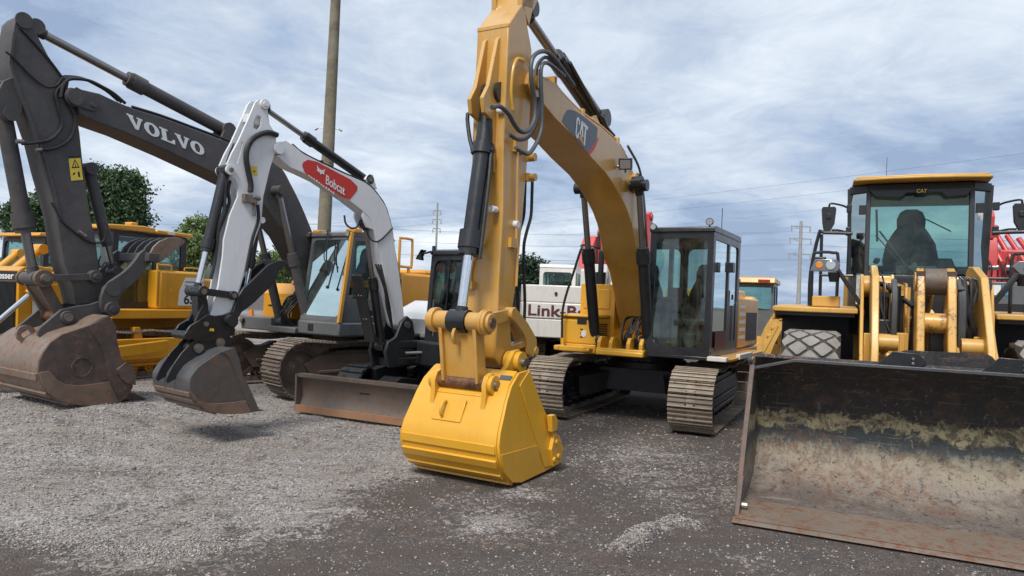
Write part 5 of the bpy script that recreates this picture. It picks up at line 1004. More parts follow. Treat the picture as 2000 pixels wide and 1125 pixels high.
        G().box(-.62, -.25, (ya+.42) if sy < 0 else ya+.35, (ya+.72) if sy < 0 else ya+.6, 1.87, 2.0).build('deck_box', 'loader yellow paint', t, bev=.015)
        yi = cy-.60 if sy < 0 else cy+.63
        g = G().prism([(-.1, 1.0), (-.02, 1.0), (-.02, 1.85), (-.1, 1.85)], yi-.02, yi+.02); g.build('fender_stay', 'faded yellow paint', t)
        G().box(-1.28, -.75, min(yi, yi+sy*-.1), max(yi, yi+sy*-.1), .9, 1.8).build('inner_panel', 'undercarriage black', t)
        # headlight on its black bracket
        yb_ = cy+sy*.62; yl = cy+sy*.96
        g = G(); g.bar((-.16, yb_, 1.92), (-.14, yl+sy*-.02, 2.42), .16, .045, side=(1, 0, 0)).bar((-.14, yl-.03, 2.43), (-.14, yl+sy*.16, 2.43), .16, .03, side=(1, 0, 0)); br = g.build('lamp_bracket', 'satin black paint', t, bev=.01)
        k = G().prismx([(yl+sy*.02-.15+.03*sy, 2.28), (yl+sy*.02+.12, 2.28), (yl+sy*.02+.14, 2.36), (yl+sy*.02+.10, 2.42), (yl+sy*.02-.13, 2.42), (yl-.17, 2.36)], -.16, -.06); k.mat(1).cyl((-.06, yl-.02*sy, 2.35), (-.045, yl-.02*sy, 2.35), .055, n=20); k.mat(2).cyl((-.06, yl+sy*.10, 2.35), (-.05, yl+sy*.10, 2.35), .04, n=16); k.build('head_lamp', ['dull chrome', 'lamp reflector', 'lens amber'], br, bev=.008)
        G().cyl((-.1, yl-.06*sy, 2.27), (-.1, yl-.06*sy, 2.16), .07, .05).build('horn', 'black paint', br)
        g = G(); X = -.8; y_ = lambda v: cy+sy*(v-.0)
        g.tube([(X, y_(1.18), 1.86), (X, y_(1.18), 2.30), (X, y_(1.10), 2.79), (X, y_(1.04), 2.80), (X, y_(.72), 2.79)], .021, sm=3).tube([(X, y_(1.06), 1.86), (X, y_(1.07), 2.78)], .019).build('handrail', 'satin black paint', t)
        G().tube([(X+.25, y_(1.15), 1.86), (X+.25, y_(1.15), 2.46), (X+.25, y_(1.10), 2.53), (X+.25, y_(.92), 2.53), (X+.25, y_(.87), 2.46), (X+.25, y_(.87), 1.86)], .019, sm=3).tube([(X, y_(1.08), 2.27), (X, y_(.7), 2.27)], .017).build('handrail', 'satin black paint', t)
        # mirrors
        g = G().tube([(-.95, y_(.78), 3.12), (-.9, y_(.85), 3.15), (-.85, y_(.98), 3.17), (-.85, y_(1.0), 3.12)], .013).tube([(-.95, y_(.78), 2.82), (-.9, y_(.88), 2.84), (-.87, y_(.96), 2.84)], .013).box(-1.0, -.92, min(y_(.74), y_(.80)), max(y_(.74), y_(.80)), 3.07, 3.16).box(-1.0, -.92, min(y_(.74), y_(.80)), max(y_(.74), y_(.80)), 2.78, 2.88)
        yy = y_(1.0); g.prismx([(yy-.085, 3.10), (yy-.07, 3.13), (yy+.07, 3.13), (yy+.085, 3.10), (yy+.07, 2.92), (yy+.05 if sy > 0 else yy+.02, 2.82), (yy-.02 if sy > 0 else yy-.05, 2.82), (yy-.07, 2.92)], -.90, -.84).box(-.84, -.82, yy-.03, yy+.03, 2.98, 3.04); g.build('side_mirror', 'black paint', t, bev=.012)
        G().prism([(-1.5, 1.92), (-.55, 1.92), (-.75, 2.28), (-1.5, 2.35)], min(y_(.60), y_(.66)), max(y_(.60), y_(.66))).build('side_panel', 'satin black paint', t)
    # cab: faceted glasshouse
    P = lambda z: [(-1.0-.10*(z-2.3), cy-.56-.0*(z-2.3)), (-1.30, cy-.74-.03*(z-2.3)), (-2.5, cy-.76), (-2.5, cy+.76), (-1.30, cy+.74+.03*(z-2.3)), (-1.0-.10*(z-2.3), cy+.56)]
    g = G(); a = P(1.55); b = P(2.30); g._pr(6, [(x, y, 1.55) for x, y in a], [(x, y, 2.30) for x, y in b]); top = P(3.42)
    for i in (0, 1, 2, 3, 4, 5):
        p, q = b[i], top[i]; g.bar((p[0]-.03, p[1]*.985, 2.28), (q[0]-.03, q[1]*.985, 3.42), .07 if i in (1, 4) else .055, .06)
    g._pr(6, [(x, y, 3.34) for x, y in P(3.34)], [(x, y, 3.44) for x, y in P(3.44)])
    g.bar((b[0][0]-.02, b[0][1], 2.32), (b[5][0]-.02, b[5][1], 2.32), .05, .06); g.box(-2.5, -2.42, cy-.74, cy+.74, 2.3, 2.5)
    g.prismx([(cy-.56, 3.36), (cy-.48, 3.27), (cy-.2, 3.25), (cy-.14, 3.31), (cy+.22, 3.31), (cy+.28, 3.25), (cy+.5, 3.27), (cy+.56, 3.36)], -1.11, -1.06)
    c = g.build('cab', 'satin black paint', t, bev=.008)
    for i, j in ((5, 0), (0, 1), (1, 2), (3, 4), (4, 5), (2, 3)):
        p0, p1, q0, q1 = b[i], b[j], top[i], top[j]; zb = 2.32 if (i, j) != (2, 3) else 2.5
        G().add([(p0[0]-.03, p0[1], zb), (p1[0]-.03, p1[1], zb), (q1[0]-.03, q1[1], 3.36), (q0[0]-.03, q0[1], 3.36)], [(0, 1, 2, 3)]).build('windscreen' if (i, j) == (5, 0) else 'cab_window', 'green cab glass' if (i, j) in ((5, 0), (2, 3)) else 'smoked cab glass', c)
    g = G().prismz([(-.92, cy-.71), (-.98, cy-.735), (-2.6, cy-.78), (-2.6, cy+.78), (-.98, cy+.735), (-.92, cy+.71), (-.86, cy+.35), (-.84, cy), (-.86, cy-.35)], 3.45, 3.485); g.prismz([(-.95, cy-.70), (-2.5, cy-.76), (-2.5, cy+.76), (-.95, cy+.70), (-.89, cy)], 3.485, 3.51); g.build('roof', 'loader yellow paint', c, bev=.012)
    seat(c, -2.0, cy, 2.0, .68); G().lathe([(.19, -.012), (.21, 0), (.19, .012), (.18, 0), (.19, -.012)], (0, 0, 0), 'z', 30).build('steering_wheel', 'black paint', c)
    sw = [o for o in c.children if o.name.startswith('steering_wheel')][0]; sw.location = (-1.55, cy, 2.48); sw.rotation_euler = (0, R(60), 0)
    g = G().cyl((-1.3, cy, 2.2), (-1.5, cy, 2.47), .045).box(-1.35, -1.1, cy-.22, cy+.22, 2.25, 2.42).prism([(-2.3, 2.3), (-1.9, 2.3), (-1.8, 2.45), (-2.2, 2.6)], cy+.28, cy+.5); g.build('console', 'cab interior', c, bev=.02)
    g = G().bar((-1.06, cy-.05, 2.33), (-1.10, cy-.42, 2.85), .02, .012).bar((-1.05, cy-.1, 2.34), (-1.08, cy-.46, 2.80), .012, .01).bar((-1.09, cy-.44, 2.72), (-1.13, cy-.46, 3.12), .025, .03).cyl((-1.04, cy-.07, 2.33), (-1.0, cy-.07, 2.33), .035); g.build('wiper', 'black paint', c)
    G().bar((-2.44, cy+.2, 3.15), (-2.44, cy+.5, 2.98), .015, .02).build('rear_wiper', 'black paint', c)
    k = G().prismx([(cy-.045, 3.30), (cy+.085, 3.30), (cy+.085, 3.36), (cy-.045, 3.36)], -1.045, -1.04); s_ = k.build('sticker', 'decal black', c)
    k = G(); put_text(k, 'CAT', lambda u, v, w=0: (-1.039+.001*w, cy-.035+.11*u, 3.307+.045*v), bold=.02); k.build('lettering', 'decal yellow', s_)
    G().box(-1.16, -1.15, cy+.62, cy+.67, 2.98, 3.08).build('sticker', 'decal white', c)
    for y in (cy-.62, cy+.62): G().box(-1.05, -.98, y-.04, y+.04, 3.05, 3.16).build('hinge', 'black paint', c)
    G().tube([(-1.5, cy-.35, 3.5), (-1.5, cy-.35, 3.85)], .003).build('antenna', 'black paint', c)
    # bucket
    y0, y1 = -1.50, 1.62
    inner = [(1.60, 1.35), (1.36, 1.22), (1.17, 1.02), (1.07, .78), (1.06, .55), (1.14, .34), (1.32, .17), (1.60, .085), (2.28, .035)]
    o = G().shell(inner[::-1], y0, y1, .03).build('bucket', 'loader bucket paint', t)
    g = G().prism([(2.26, .034), (2.28, .006), (2.64, .004), (2.66, .016), (2.60, .036)], y0-.02, y1+.02); lip = g.build('cutting_edge', 'scraped bucket steel', o, bev=.003)
    g = G().prism([(2.58, .037), (2.60, .04), (2.30, .062), (2.02, .067), (2.02, .055)], y0, y1); g.build('base_plate', 'scraped bucket steel', o)
    for y, sg in ((y0, -1), (y1, 1)):
        g = G().prism([(2.40, .04), (2.16, .35), (1.86, .95), (1.68, 1.24), (1.62, 1.26), (1.52, 1.30), (1.34, 1.20), (1.15, 1.02), (1.05, .78), (1.04, .55), (1.12, .34), (1.30, .16), (1.60, .06), (2.28, .0)], y, y+sg*.025); sp_ = g.build('side_plate', 'loader bucket paint', o)
        g = G().bar((2.40, y+sg*.012, .06), (1.66, y+sg*.012, 1.265), .045, .035, side=(0, 1, 0)); g.prism([(2.52, .04), (2.36, .05), (2.22, .30), (2.27, .33)], y-.02, y+.045 if sg > 0 else y+.02); g.build('side_edge', 'rusty bucket steel', sp_, bev=.005)
        G().ycyl(2.34, .09, y-sg*.0, y-sg*.07, .035, 10).build('corner_shank', 'pin steel', o)
    g = G().bar((1.60, y0, 1.355), (1.60, y0+.42, 1.365), .05, .03, side=(1, 0, 0)); 
    g = G().prismx([(y0, 1.255), (y0+.36, 1.352), (y1-.36, 1.352), (y1, 1.255), (y1, 1.225), (y1-.36, 1.322), (y0+.36, 1.322), (y0, 1.225)], 1.585, 1.63); g.build('top_edge', 'worn grey bucket steel', o, bev=.004)
    G().prismx([(-.40, 1.355), (-.26, 1.47), (-.22, 1.49), (.40, 1.50), (.44, 1.48), (.54, 1.355)], 1.50, 1.53).build('spill_guard', 'loader bucket paint', o)
    for ya, yb in ((-.44, -.02), (.36, .80)):
        pts = [(ya, 1.355), (ya+.12, 1.48), (yb-.1, 1.47), (yb-.03, 1.40), (yb-.09, 1.33), (ya+.03, 1.34)]
        k = G().prismx(pts, 1.60, 1.615); k.mat(1)
        for yy, zz in ((yb-.14, 1.42), (yb-.14, 1.38)): k.cyl((1.615, yy, zz), (1.63, yy, zz), .014, n=8)
        k.build('bolted_plate', ['black paint', 'pin steel'], o, bev=.004)
    for i in range(7): G().cyl((2.44, y0+.25+.44*i, .03), (2.44, y0+.25+.44*i, .046), .03, n=10).build('bolt', 'scraped bucket steel', lip)
    return t
wheel_loader()

# ------------------------------------------------------------------ machines in the row behind
def linkbelt():
    t = thing('excavator', 'K', 'off white tracked excavator seen from behind, lettered counterweight, parked beyond the middle excavator', 'excavator')
    for sy in (-1, 1): track(t, None, sy*1.15, .6, -1.8, 1.7, .95, 'dark track steel', 'dirty steel', slots=False)
    chassis(t, None, 2.3, 'dirty steel', .95, 1.0)
    G().box(-2.2, 1.6, -1.3, 1.3, 1.0, 1.2).build('house_frame', 'dirty steel', t)
    g = G().box(-2.35, .2, -1.32, 1.32, 1.2, 2.1); g.build('engine_cover', 'cream white paint', t, bev=.04)
    prof = [(-2.3, -1.38), (-2.85, -1.38), (-3.0, -1.30), (-3.08, -1.1), (-3.12, 0), (-3.08, 1.1), (-3.0, 1.30), (-2.85, 1.38), (-2.3, 1.38)]
    cw = G().prismz(prof, 1.0, 1.42).prismz(shift(prof, -.015, 0), 1.42, 1.78).prismz(prof, 1.78, 2.17).build('counterweight', 'cream white paint', t, bev=.025)
    k = G(); a, fs = text_mesh('Link-Belt', bold=.02)
    def cv(u, v, w): y = 1.16-1.55*u; return (-3.139+.035*abs(y)**2-.002*w, y, 1.48+.25*v)
    k.add([cv(*p) for p in a], fs); k.build('lettering', 'decal and reflection maroon', cw)
    k = G().box(-3.125, -3.115, .52, .58, 1.95, 2.02); k.build('latch', 'decal black', cw)
    c = cab(t, -.3, 1.5, .38, 1.32, 1.2, 2.70, 'cream white paint', 'green cab glass', lean=.1, split=.4, fr=.09, r=.1, roof='same')
    seat(c, .3, .85, 1.4); G().cyl((.0, .85, 2.5), (.0, .85, 2.62), .12).build('fan', 'black paint', c); G().box(.9, 1.3, -.2, .2, 2.1, 2.5).build('boom_foot', 'cream white paint', t)
    G().prism([(.3, 1.3), (.7, 1.3), (1.6, 2.5), (3.2, 3.0), (5.0, 2.9), (5.0, 2.6), (3.2, 2.6), (1.9, 2.1)], -.3, .25).build('boom', 'cream white paint', t, bev=.02)
    G().prism([(4.7, 3.1), (5.1, 3.1), (5.3, 2.0), (5.1, .5), (4.8, .5), (4.7, 2.0)], -.2, .2).build('stick', 'cream white paint', t, bev=.02)
    g = G().box(-2.2, -1.8, -.9, -.6, 2.1, 2.32); g.build('exhaust_box', 'cream white paint', t, bev=.02)
    return t
linkbelt()
def backhoe():
    t = thing('backhoe_loader', 'E', 'yellow backhoe loader seen from behind between the middle excavator and the wheel loader', 'backhoe loader')
    for sy in (-1, 1):
        tyre_obj(t, 0, sy*.95, .70, .70, .48, ['rubber', 'rubber'], 'loader yellow paint', lugs=16, rows=3); tyre_obj(t, 2.2, sy*.85, .45, .45, .32, ['rubber', 'rubber'], 'loader yellow paint', lugs=14, rows=3)
    G().box(-.8, 3.2, -.45, .45, .55, 1.0).build('frame', 'loader yellow paint', t, bev=.02); G().prism([(.9, 1.0), (3.1, 1.0), (3.1, 1.6), (.9, 1.85)], -.5, .5).build('engine_hood', 'loader yellow paint', t, bev=.05)
    c = cab(t, -.7, .9, -.66, .66, 1.05, 2.62, 'grey cab paint', 'green cab glass', lean=.1, split=.3, fr=.07, roof='none')
    g = G().prism([(-.95, 2.62), (1.0, 2.62), (.95, 2.76), (-.88, 2.80)], -.72, .72).bar((-.72, .66, 1.1), (-.72, .66, 2.62), .08, .08); g.build('roof', 'orange yellow paint', c, bev=.03)
    for y in (-.4, .45): G().box(-.975, -.955, y-.17, y+.17, 2.66, 2.73).build('tail_lamp', 'lens red', c)
    g = G()
    for sg in (-1, 1): g.box(-1.0, -.8, sg*.95-.1, sg*.95+.1, .2, 1.1)
    g.box(-1.0, -.8, -.95, .95, .5, .8); g.build('stabiliser_frame', 'loader yellow paint', t, bev=.02)
    # backhoe arm folded up against its tail
    q = [(-0.192,0.364),(-0.349,0.042),(-0.576,0.09),(-0.804,0.827),(-1.101,1.502),(-1.187,1.804),(-1.015,1.916),(-0.768,1.756),(-0.516,1.292),(-0.323,0.737)]
    g = G().prismx(q, -1.52, -1.28); g.prismx([(-0.426,0.537),(-0.513,0.513),(-0.903,1.374),(-0.817,1.43)], -1.55, -1.50)
    for y, z in [(-1.001,1.737),(-0.737,1.306),(-0.633,1.076),(-0.951,1.585)]: g.cyl((-1.56, y, z), (-1.25, y, z), .05, n=12)
    g.build('backhoe_boom', 'loader yellow paint', t, bev=.01)
    G().prismx([(-1.015,1.916),(-1.23,1.747),(-1.315,0.592),(-1.155,0.432),(-1.038,1.32)], -1.26, -1.05).build('dipper', 'loader yellow paint', t, bev=.01)
    G().shell([(-2.5, .6), (-2.75, .45), (-2.7, .15), (-2.4, .05)], -.9, -.35, .02).build('backhoe_bucket', 'rusty bucket steel', t)
    return t
backhoe()
def dozer(fr, label, full=True):
    t = thing('crawler_dozer', fr, label, 'dozer')
    for sy in (-1, 1): track(t, None, sy*.95, .56, -1.35, 1.45, .95, 'track steel', 'dozer yellow paint', slots=False, pitch=.17, mi='dozer yellow paint', sag=.03)
    g = G().box(-1.6, 2.2, -.5, .5, .55, 1.2).box(-1.3, 1.3, -1.15, 1.18, 1.16, 1.34); g.build('main_frame', 'dozer yellow paint', t, bev=.02)
    for sy in (-1, 1):
        k = G().prism([(-1.2, .38), (1.3, .38), (1.3, .78), (-1.2, .78)], sy*1.12-.05, sy*1.12+.14 if sy > 0 else sy*1.12-.14+.19)
        k.build('track_guard', 'dozer yellow paint', t, bev=.015)
        for x in (-.45, .75): G().prism([(x-.09, .78), (x+.10, .78), (x+.10, 1.0), (x-.02, 1.0)], sy*1.19-.10, sy*1.19+.02).build('roller_bracket', 'dozer yellow paint', t, bev=.01)
    # engine hood with its grille
    g = G().prism([(1.0, 1.15), (2.5, .75), (2.52, 1.98), (2.42, 2.05), (.9, 2.10)], -.42, .42).prism([(1.0, 1.15), (2.1, 1.1), (2.1, 1.75), (1.0, 1.8)], .42, .44); h = g.build('engine_hood', 'dozer yellow paint', t, bev=.03)
    gr = G().box(2.52, 2.535, -.36, .36, .85, 1.78)
    for i in range(22): gr.bar((2.54, -.35+.033*i, .86), (2.54, -.35+.033*i, 1.77), .012, .012)
    gr.build('grille', 'satin black paint', h)
    if full:
        b_ = G().box(2.52, 2.54, -.38, .38, 1.80, 1.96).build('name_plate', 'decal black', h)
        k = G(); put_text(k, 'Dresser', lambda u, v, w=0: (2.541+.003*w, -.34+.66*u, 1.82+.12*v), bold=.02); k.build('lettering', 'decal white', b_)
        G().prism([(1.95, 1.18), (2.28, 1.18), (2.28, 1.45), (2.05, 1.48)], .442, .446).build('sticker', 'decal white', h)
    for sy in (-1, 1):
        y = sy*.62
        g = G().prism([(2.1, 1.55), (2.45, 1.6), (2.6, 1.9), (2.4, 2.08), (2.05, 2.02)], y-.06, y+.06).ycyl(2.35, 1.85, y-.1, y+.1, .12); g.build('cylinder_yoke', 'dozer yellow paint', t, bev=.012)
        hyd('lift_cylinder', t, (1.55, 2.42), (3.3, .75), .5, .085, .045, y, mb='dozer yellow paint')
        G().prism([(3.5, .3), (3.5, .5), (.3, .75), (.3, .55)], sy*1.42-.06, sy*1.42+.06).build('push_arm', 'dozer yellow paint', t, bev=.01)
    G().shell([(3.75, .05), (3.55, .3), (3.5, .6), (3.58, .9), (3.72, 1.1)], -1.6, 1.6, .04).build('blade', 'dozer yellow paint', t)
    # body beside the cab
    g = G().box(-.82, .28, .45, 1.13, 1.34, 2.12).box(-.82, .28, -1.13, -.45, 1.34, 2.12); bx = g.build('side_box', 'dozer yellow paint', t, bev=.05)
    g = G().box(-1.9, -.9, -.6, .6, 1.2, 2.0); g.build('rear_tank', 'dozer yellow paint', t, bev=.05)
    if full:
        k = G().box(.10, .115, 1.131, 1.136, 1.35, 2.1); k.build('panel_seam', 'decal tan', bx)
        k = G().prism([(-.60, 1.42), (-.16, 1.42), (-.19, 1.72), (-.33, 2.0), (-.78, 2.0), (-.78, 1.42)], 1.1305, 1.134); w_ = k.build('number_panel', 'decal white', bx)
        k = G(); put_text(k, '655', lambda u, v, w=0: (-.30-.42*u, 1.135+.002*w, 1.45+.20*v), bold=.02); k.build('lettering', 'decal black', w_)
        k = G()
        for z in (1.76, 1.84, 1.92): k.prism([(-.32, z), (-.77, z), (-.77, z-.02), (-.30, z-.02)], 1.1345, 1.137)
        k.build('stripe', 'decal grey', w_)
        G().box(-.02, .02, 1.131, 1.15, 1.68, 1.76).build('door_latch', 'orange yellow paint', bx)
        G().tube([(.32, 1.1, 1.4), (.32, 1.1, 2.18), (.28, 1.1, 2.22), (.03, 1.1, 2.22), (.0, 1.1, 2.18), (.0, 1.1, 2.1)], .02, sm=3).build('grab_rail', 'dozer yellow paint', t)
        G().tube([(-.4, 1.0, 2.14), (-.43, 1.0, 2.20), (-.75, 1.0, 2.20), (-.78, 1.0, 2.12)], .015, sm=3).build('grab_rail', 'dozer yellow paint', t)
    c = cab(t, -.58, 1.15, -.82, .82, 1.36, 2.84, 'satin black paint', 'cab glass' if full else 'green cab glass', lean=.08, split=.42, fr=.08, r=.1, roof='none')
    seat(c, .1, 0, 1.7)
    g = G().prism([(1.28, 2.85), (1.25, 2.93), (.5, 2.97), (.25, 2.95), (.25, 2.85)], -.92, .92).prism([(.25, 2.85), (.20, 2.93), (-.62, 2.92), (-.70, 2.85)], -.92, .92).box(.55, .70, .6, .8, 2.96, 3.03); g.build('roof', 'dozer yellow paint', c, bev=.02)
    G().box(-.2, -.03, .921, .926, 2.86, 2.91).build('sticker', 'decal white', c)
    return t
dozer('D', 'yellow crawler dozer behind the dark grey boom, white number panel on its side')
dozer('Q', 'yellow crawler dozer cab farthest left, mostly behind the nearer dozer', False)

def red_machine(fr, label, kind):
    t = thing('crane_carrier' if kind else 'boom_truck', fr, label, 'crane' if kind else 'boom truck')
    if kind:   # right of the loader: folded red loader crane over a grey cabinet
        g = G().box(-3, 2.6, -1.1, 1.1, .7, 1.1); g.build('chassis', 'dirty steel', t, bev=.02)
        for sy in (-1, 1):
            for x in (-2.0, -.8, 1.6): tyre_obj(t, x, sy*.9, .5, .5, .3, ['rubber', 'rubber'], 'galvanised steel', lugs=14, rows=3)
        g = G().box(-.6, .7, -1.05, 1.05, 1.1, 2.35); g.build('deck_house', 'red paint', t, bev=.03)
        k = G().box(.72, 1.0, -.78, .55, 1.25, 2.62); cb = k.build('control_cabinet', 'grey cab paint', t, bev=.02)
        k = G().box(1.0, 1.01, -.55, -.38, 2.33, 2.55); k.mat(1).box(1.0, 1.01, -.36, -.18, 2.33, 2.55); k.build('label', ['decal white', 'label blue'], cb)
        G().box(1.0, 1.02, -.6, .4, 1.7, 2.15).build('grille', 'decal black', cb)
        g = G().prism([(-.1, 2.3), (.5, 2.3), (.62, 3.2), (.4, 3.75), (.05, 3.75), (-.1, 3.2)], -.78, -.38).ycyl(.25, 3.72, -.8, -.36, .22).prism([(.1, 3.6), (.5, 3.6), (.56, 4.1), (.4, 4.24), (.15, 4.2)], -.72, -.46); g.build('crane_post', 'red paint', t, bev=.02)
        for i in range(5):
            y = -.3+.22*i; G().cyl((.55, y, 3.05), (.15, y-.30, 3.85-.07*i), .055).cyl((.5, y+.02, 2.5), (.62, y, 3.1), .075).build('ram', 'red paint', t)
        G().prism([(-.4, 2.4), (.45, 2.4), (.5, 3.35), (-.4, 3.5)], -.34, .95).build('boom_box', 'red paint', t, bev=.03)
        rnd = random.Random(2)
        for i in range(7): y = -.6+.2*i; G().tube([(.55, y, 3.2), (.72, y+rnd.uniform(-.1, .1), 2.9), (.62, y+.06, 2.4), (.8, y, 1.9)], .018).build('hose', 'hose rubber', t)
        G().ycyl(.5, 2.95, -.6, -.1, .10).build('grey_ram', 'dull chrome', t)
    else:      # behind the middle excavator: two red boom sections rising from a white truck
        G().box(-3.2, 2.4, -1.1, 1.1, .8, 1.2).build('chassis', 'dirty steel', t)
        for sy in (-1, 1):
            for x in (-2.2, 1.4): tyre_obj(t, x, sy*.9, .5, .5, .3, ['rubber', 'rubber'], 'galvanised steel', lugs=14, rows=3)
        G().box(-.6, 1.9, -1.1, 1.1, 1.2, 2.9).build('body', 'cream white paint', t, bev=.08)
        g = G().prism([(-.3, 2.85), (.9, 2.85), (.6, 3.8), (.35, 4.1), (.1, 4.1), (-.2, 3.6)], -1.3, -.85); g.build('boom_section', 'red paint', t, bev=.03)
        g = G().prism([(-.2, 2.9), (.3, 2.9), (.35, 4.2), (.2, 4.4), (-.1, 4.3)], -.78, -.45).ycyl(.15, 4.2, -.85, -.4, .16); g.build('boom_head', 'red paint', t, bev=.02)
        g = G().prism([(-.3, 2.6), (.2, 2.6), (.3, 4.3), (.35, 4.85), (.0, 4.95), (-.2, 4.5)], .62, .95).bar((.2, .45, 4.62), (.25, .2, 4.60), .06, .06).ycyl(.1, 4.75, .5, 1.0, .12); g.build('boom_tip', 'red paint', t, bev=.02)
        G().tube([(.3, -.8, 3.0), (.5, -.6, 3.4), (.45, -.5, 3.9), (.3, -.5, 4.2)], .03).tube([(.4, -.3, 2.8), (.6, -.2, 3.3), (.5, -.4, 3.9)], .03).build('hose', 'hose rubber', t)
    return t
red_machine('R', 'red folded crane over a grey cabinet with a blue label, beyond the wheel loader', True)
red_machine('S', 'white truck with raised red boom sections, beyond the middle excavator', False)

# ------------------------------------------------------------------ ground
def vnoise(x, y, seed):
    xi = np.floor(x).astype(np.int64); yi = np.floor(y).astype(np.int64); fx = x-xi; fy = y-yi; fx = fx*fx*(3-2*fx); fy = fy*fy*(3-2*fy)
    def h(a, b):
        n = (a*374761393+b*668265263+seed*1442695041) & 0x7fffffff; n = ((n ^ (n >> 13))*1274126177) & 0x7fffffff; return ((n ^ (n >> 16)) & 0xffff)/65535.0
    return (h(xi, yi)*(1-fx)+h(xi+1, yi)*fx)*(1-fy)+(h(xi, yi+1)*(1-fx)+h(xi+1, yi+1)*fx)*fy
def fbm(x, y, seed, oct_=4):
    s = 0; a = .5; t = 0
    for k in range(oct_): s = s+a*vnoise(x*2**k, y*2**k, seed+k); t += a; a *= .5
    return s/t
LIGHT_EDGE = [(-3.90,4.89),(-3.54,4.99),(-3.10,4.86),(-2.67,4.73),(-2.18,4.71),(-2.02,4.98),(-1.92,5.30),(-1.55,5.59),(-1.24,6.06),(-1.04,6.67),(-0.92,7.63),(-1.01,8.87),(-1.55,11.22),(-2.57,15.24)]
def inside(px, py, poly):
    r = np.zeros(px.shape, bool); n = len(poly)
    for i in range(n):
        (x1, y1), (x2, y2) = poly[i], poly[(i+1) % n]
        c = ((y1 > py) != (y2 > py)) & (px < (x2-x1)*(py-y1)/((y2-y1) if y2 != y1 else 1e-9)+x1); r ^= c
    return r
POLY = LIGHT_EDGE+[(-2.2, 60), (-200, 60), (-200, 2)]
def segdist(px, py, pts):
    d = np.full(px.shape, 1e9)
    for (x1, y1), (x2, y2) in zip(pts, pts[1:]):
        dx, dy = x2-x1, y2-y1; t = np.clip(((px-x1)*dx+(py-y1)*dy)/(dx*dx+dy*dy+1e-9), 0, 1); d = np.minimum(d, np.hypot(px-x1-t*dx, py-y1-t*dy))
    return d
RIDGE = [(0.84,5.12),(0.99,5.36),(1.21,5.68),(1.49,5.92),(1.59,5.79)]
PATCH = [(1.74,8.50),(1.43,7.46),(0.13,6.66),(-0.09,5.85),(1.52,6.87),(2.20,6.97),(-0.38,6.33)]
def cover(x, y):
    """0 = dark compacted ground, 1 = loose pale gravel"""
    d = segdist(x, y, LIGHT_EDGE); s = np.where(inside(x, y, POLY), 1, -1)*d
    n = fbm(x*1.1, y*1.1, 11)-.5; n2 = fbm(x*5, y*5, 21)-.5
    c = np.clip(.5+s*1.3+n*1.5+n2*.7, 0, 1)*.95
    for (cx, cy), r, w in zip(PATCH, (.55, .35, .22, .3, .3, .3, .2), (.75, .6, .55, .6, .45, .5, .5)): c = np.maximum(c, w*np.exp(-((x-cx)**2+((y-cy)*.8)**2)/(2*r*r))*(1+n*1.5+n2*1.4))
    c = np.maximum(c, 1.0*np.exp(-segdist(x, y, RIDGE)**2/(2*.055**2)))
    c = np.maximum(c, .35*(fbm(x*2.2, y*2.2, 5) > .60)*np.clip(n2*3+.7, 0, 1))
    lane = np.clip((fbm(x*.5+y*.25, y*1.6, 31)-.52)*3.5, 0, 1)*.35
    return np.clip(c-lane*(s > 0), 0, 1)
def height(x, y):
    near = np.exp(-(np.maximum(0, np.hypot(x, y-7)-14)/10)**2)
    h = (fbm(x*.7, y*.7, 41)-.5)*.05+(fbm(x*3, y*3, 51)-.5)*.040+(fbm(x*13, y*13, 61)-.5)*.012
    h = h-.012
    h = h+.075*np.exp(-segdist(x, y, RIDGE)**2/(2*.08**2))*(.6+fbm(x*9, y*9, 8))
    a = R(25.5); v = x*cos(a)-y*sin(a)          # tread prints run with the parked row
    tr = np.exp(-((v+1.15)/.28)**2)+np.exp(-((v-.15)/.28)**2)+.8*np.exp(-((v-1.2)/.2)**2); u = x*sin(a)+y*cos(a)
    h = h+.011*tr*np.sin(u*2*pi/.19)*(fbm(x*1.5, y*1.5, 77) > .45)*(y < 8)-.010*tr*(y < 8)
    for fr_, (x0, x1, y0, y1) in FLATS:
        ox, oy, an = FR[fr_]; an = R(an); lx = (x-ox)*cos(an)+(y-oy)*sin(an); ly = -(x-ox)*sin(an)+(y-oy)*cos(an)
        dd = np.hypot(np.maximum(0, np.maximum(x0-lx, lx-x1)), np.maximum(0, np.maximum(y0-ly, ly-y1))); w = np.exp(-(dd/.12)**2); h = h*(1-w)+w*(-.006)
    ox, oy, an = FR['V']; an = R(an); lx = (x-ox)*cos(an)+(y-oy)*sin(an); ly = -(x-ox)*sin(an)+(y-oy)*cos(an)
    h = h+.20*np.exp(-(np.maximum(0, np.hypot((lx-4.95)/1.5, ly/1.7)-.35)/.75)**2)
    return h*near
FLATS = [('CU', (-2.1, 1.95, -1.5, -.7)), ('CU', (-2.1, 1.95, .7, 1.5)), ('C', (4.4, 5.95, -.65, .65)), ('L', (2.2, 2.75, -1.6, 1.7)), ('L', (-.5, .5, -1.5, 1.6)), ('BU', (-1.6, 1.5, -1.2, 1.2)), ('VU', (-2.2, 2.1, -1.6, 1.6)), ('D', (-2, 2, -1.4, 1.4)), ('L', (1.0, 2.3, -1.5, 1.6))]
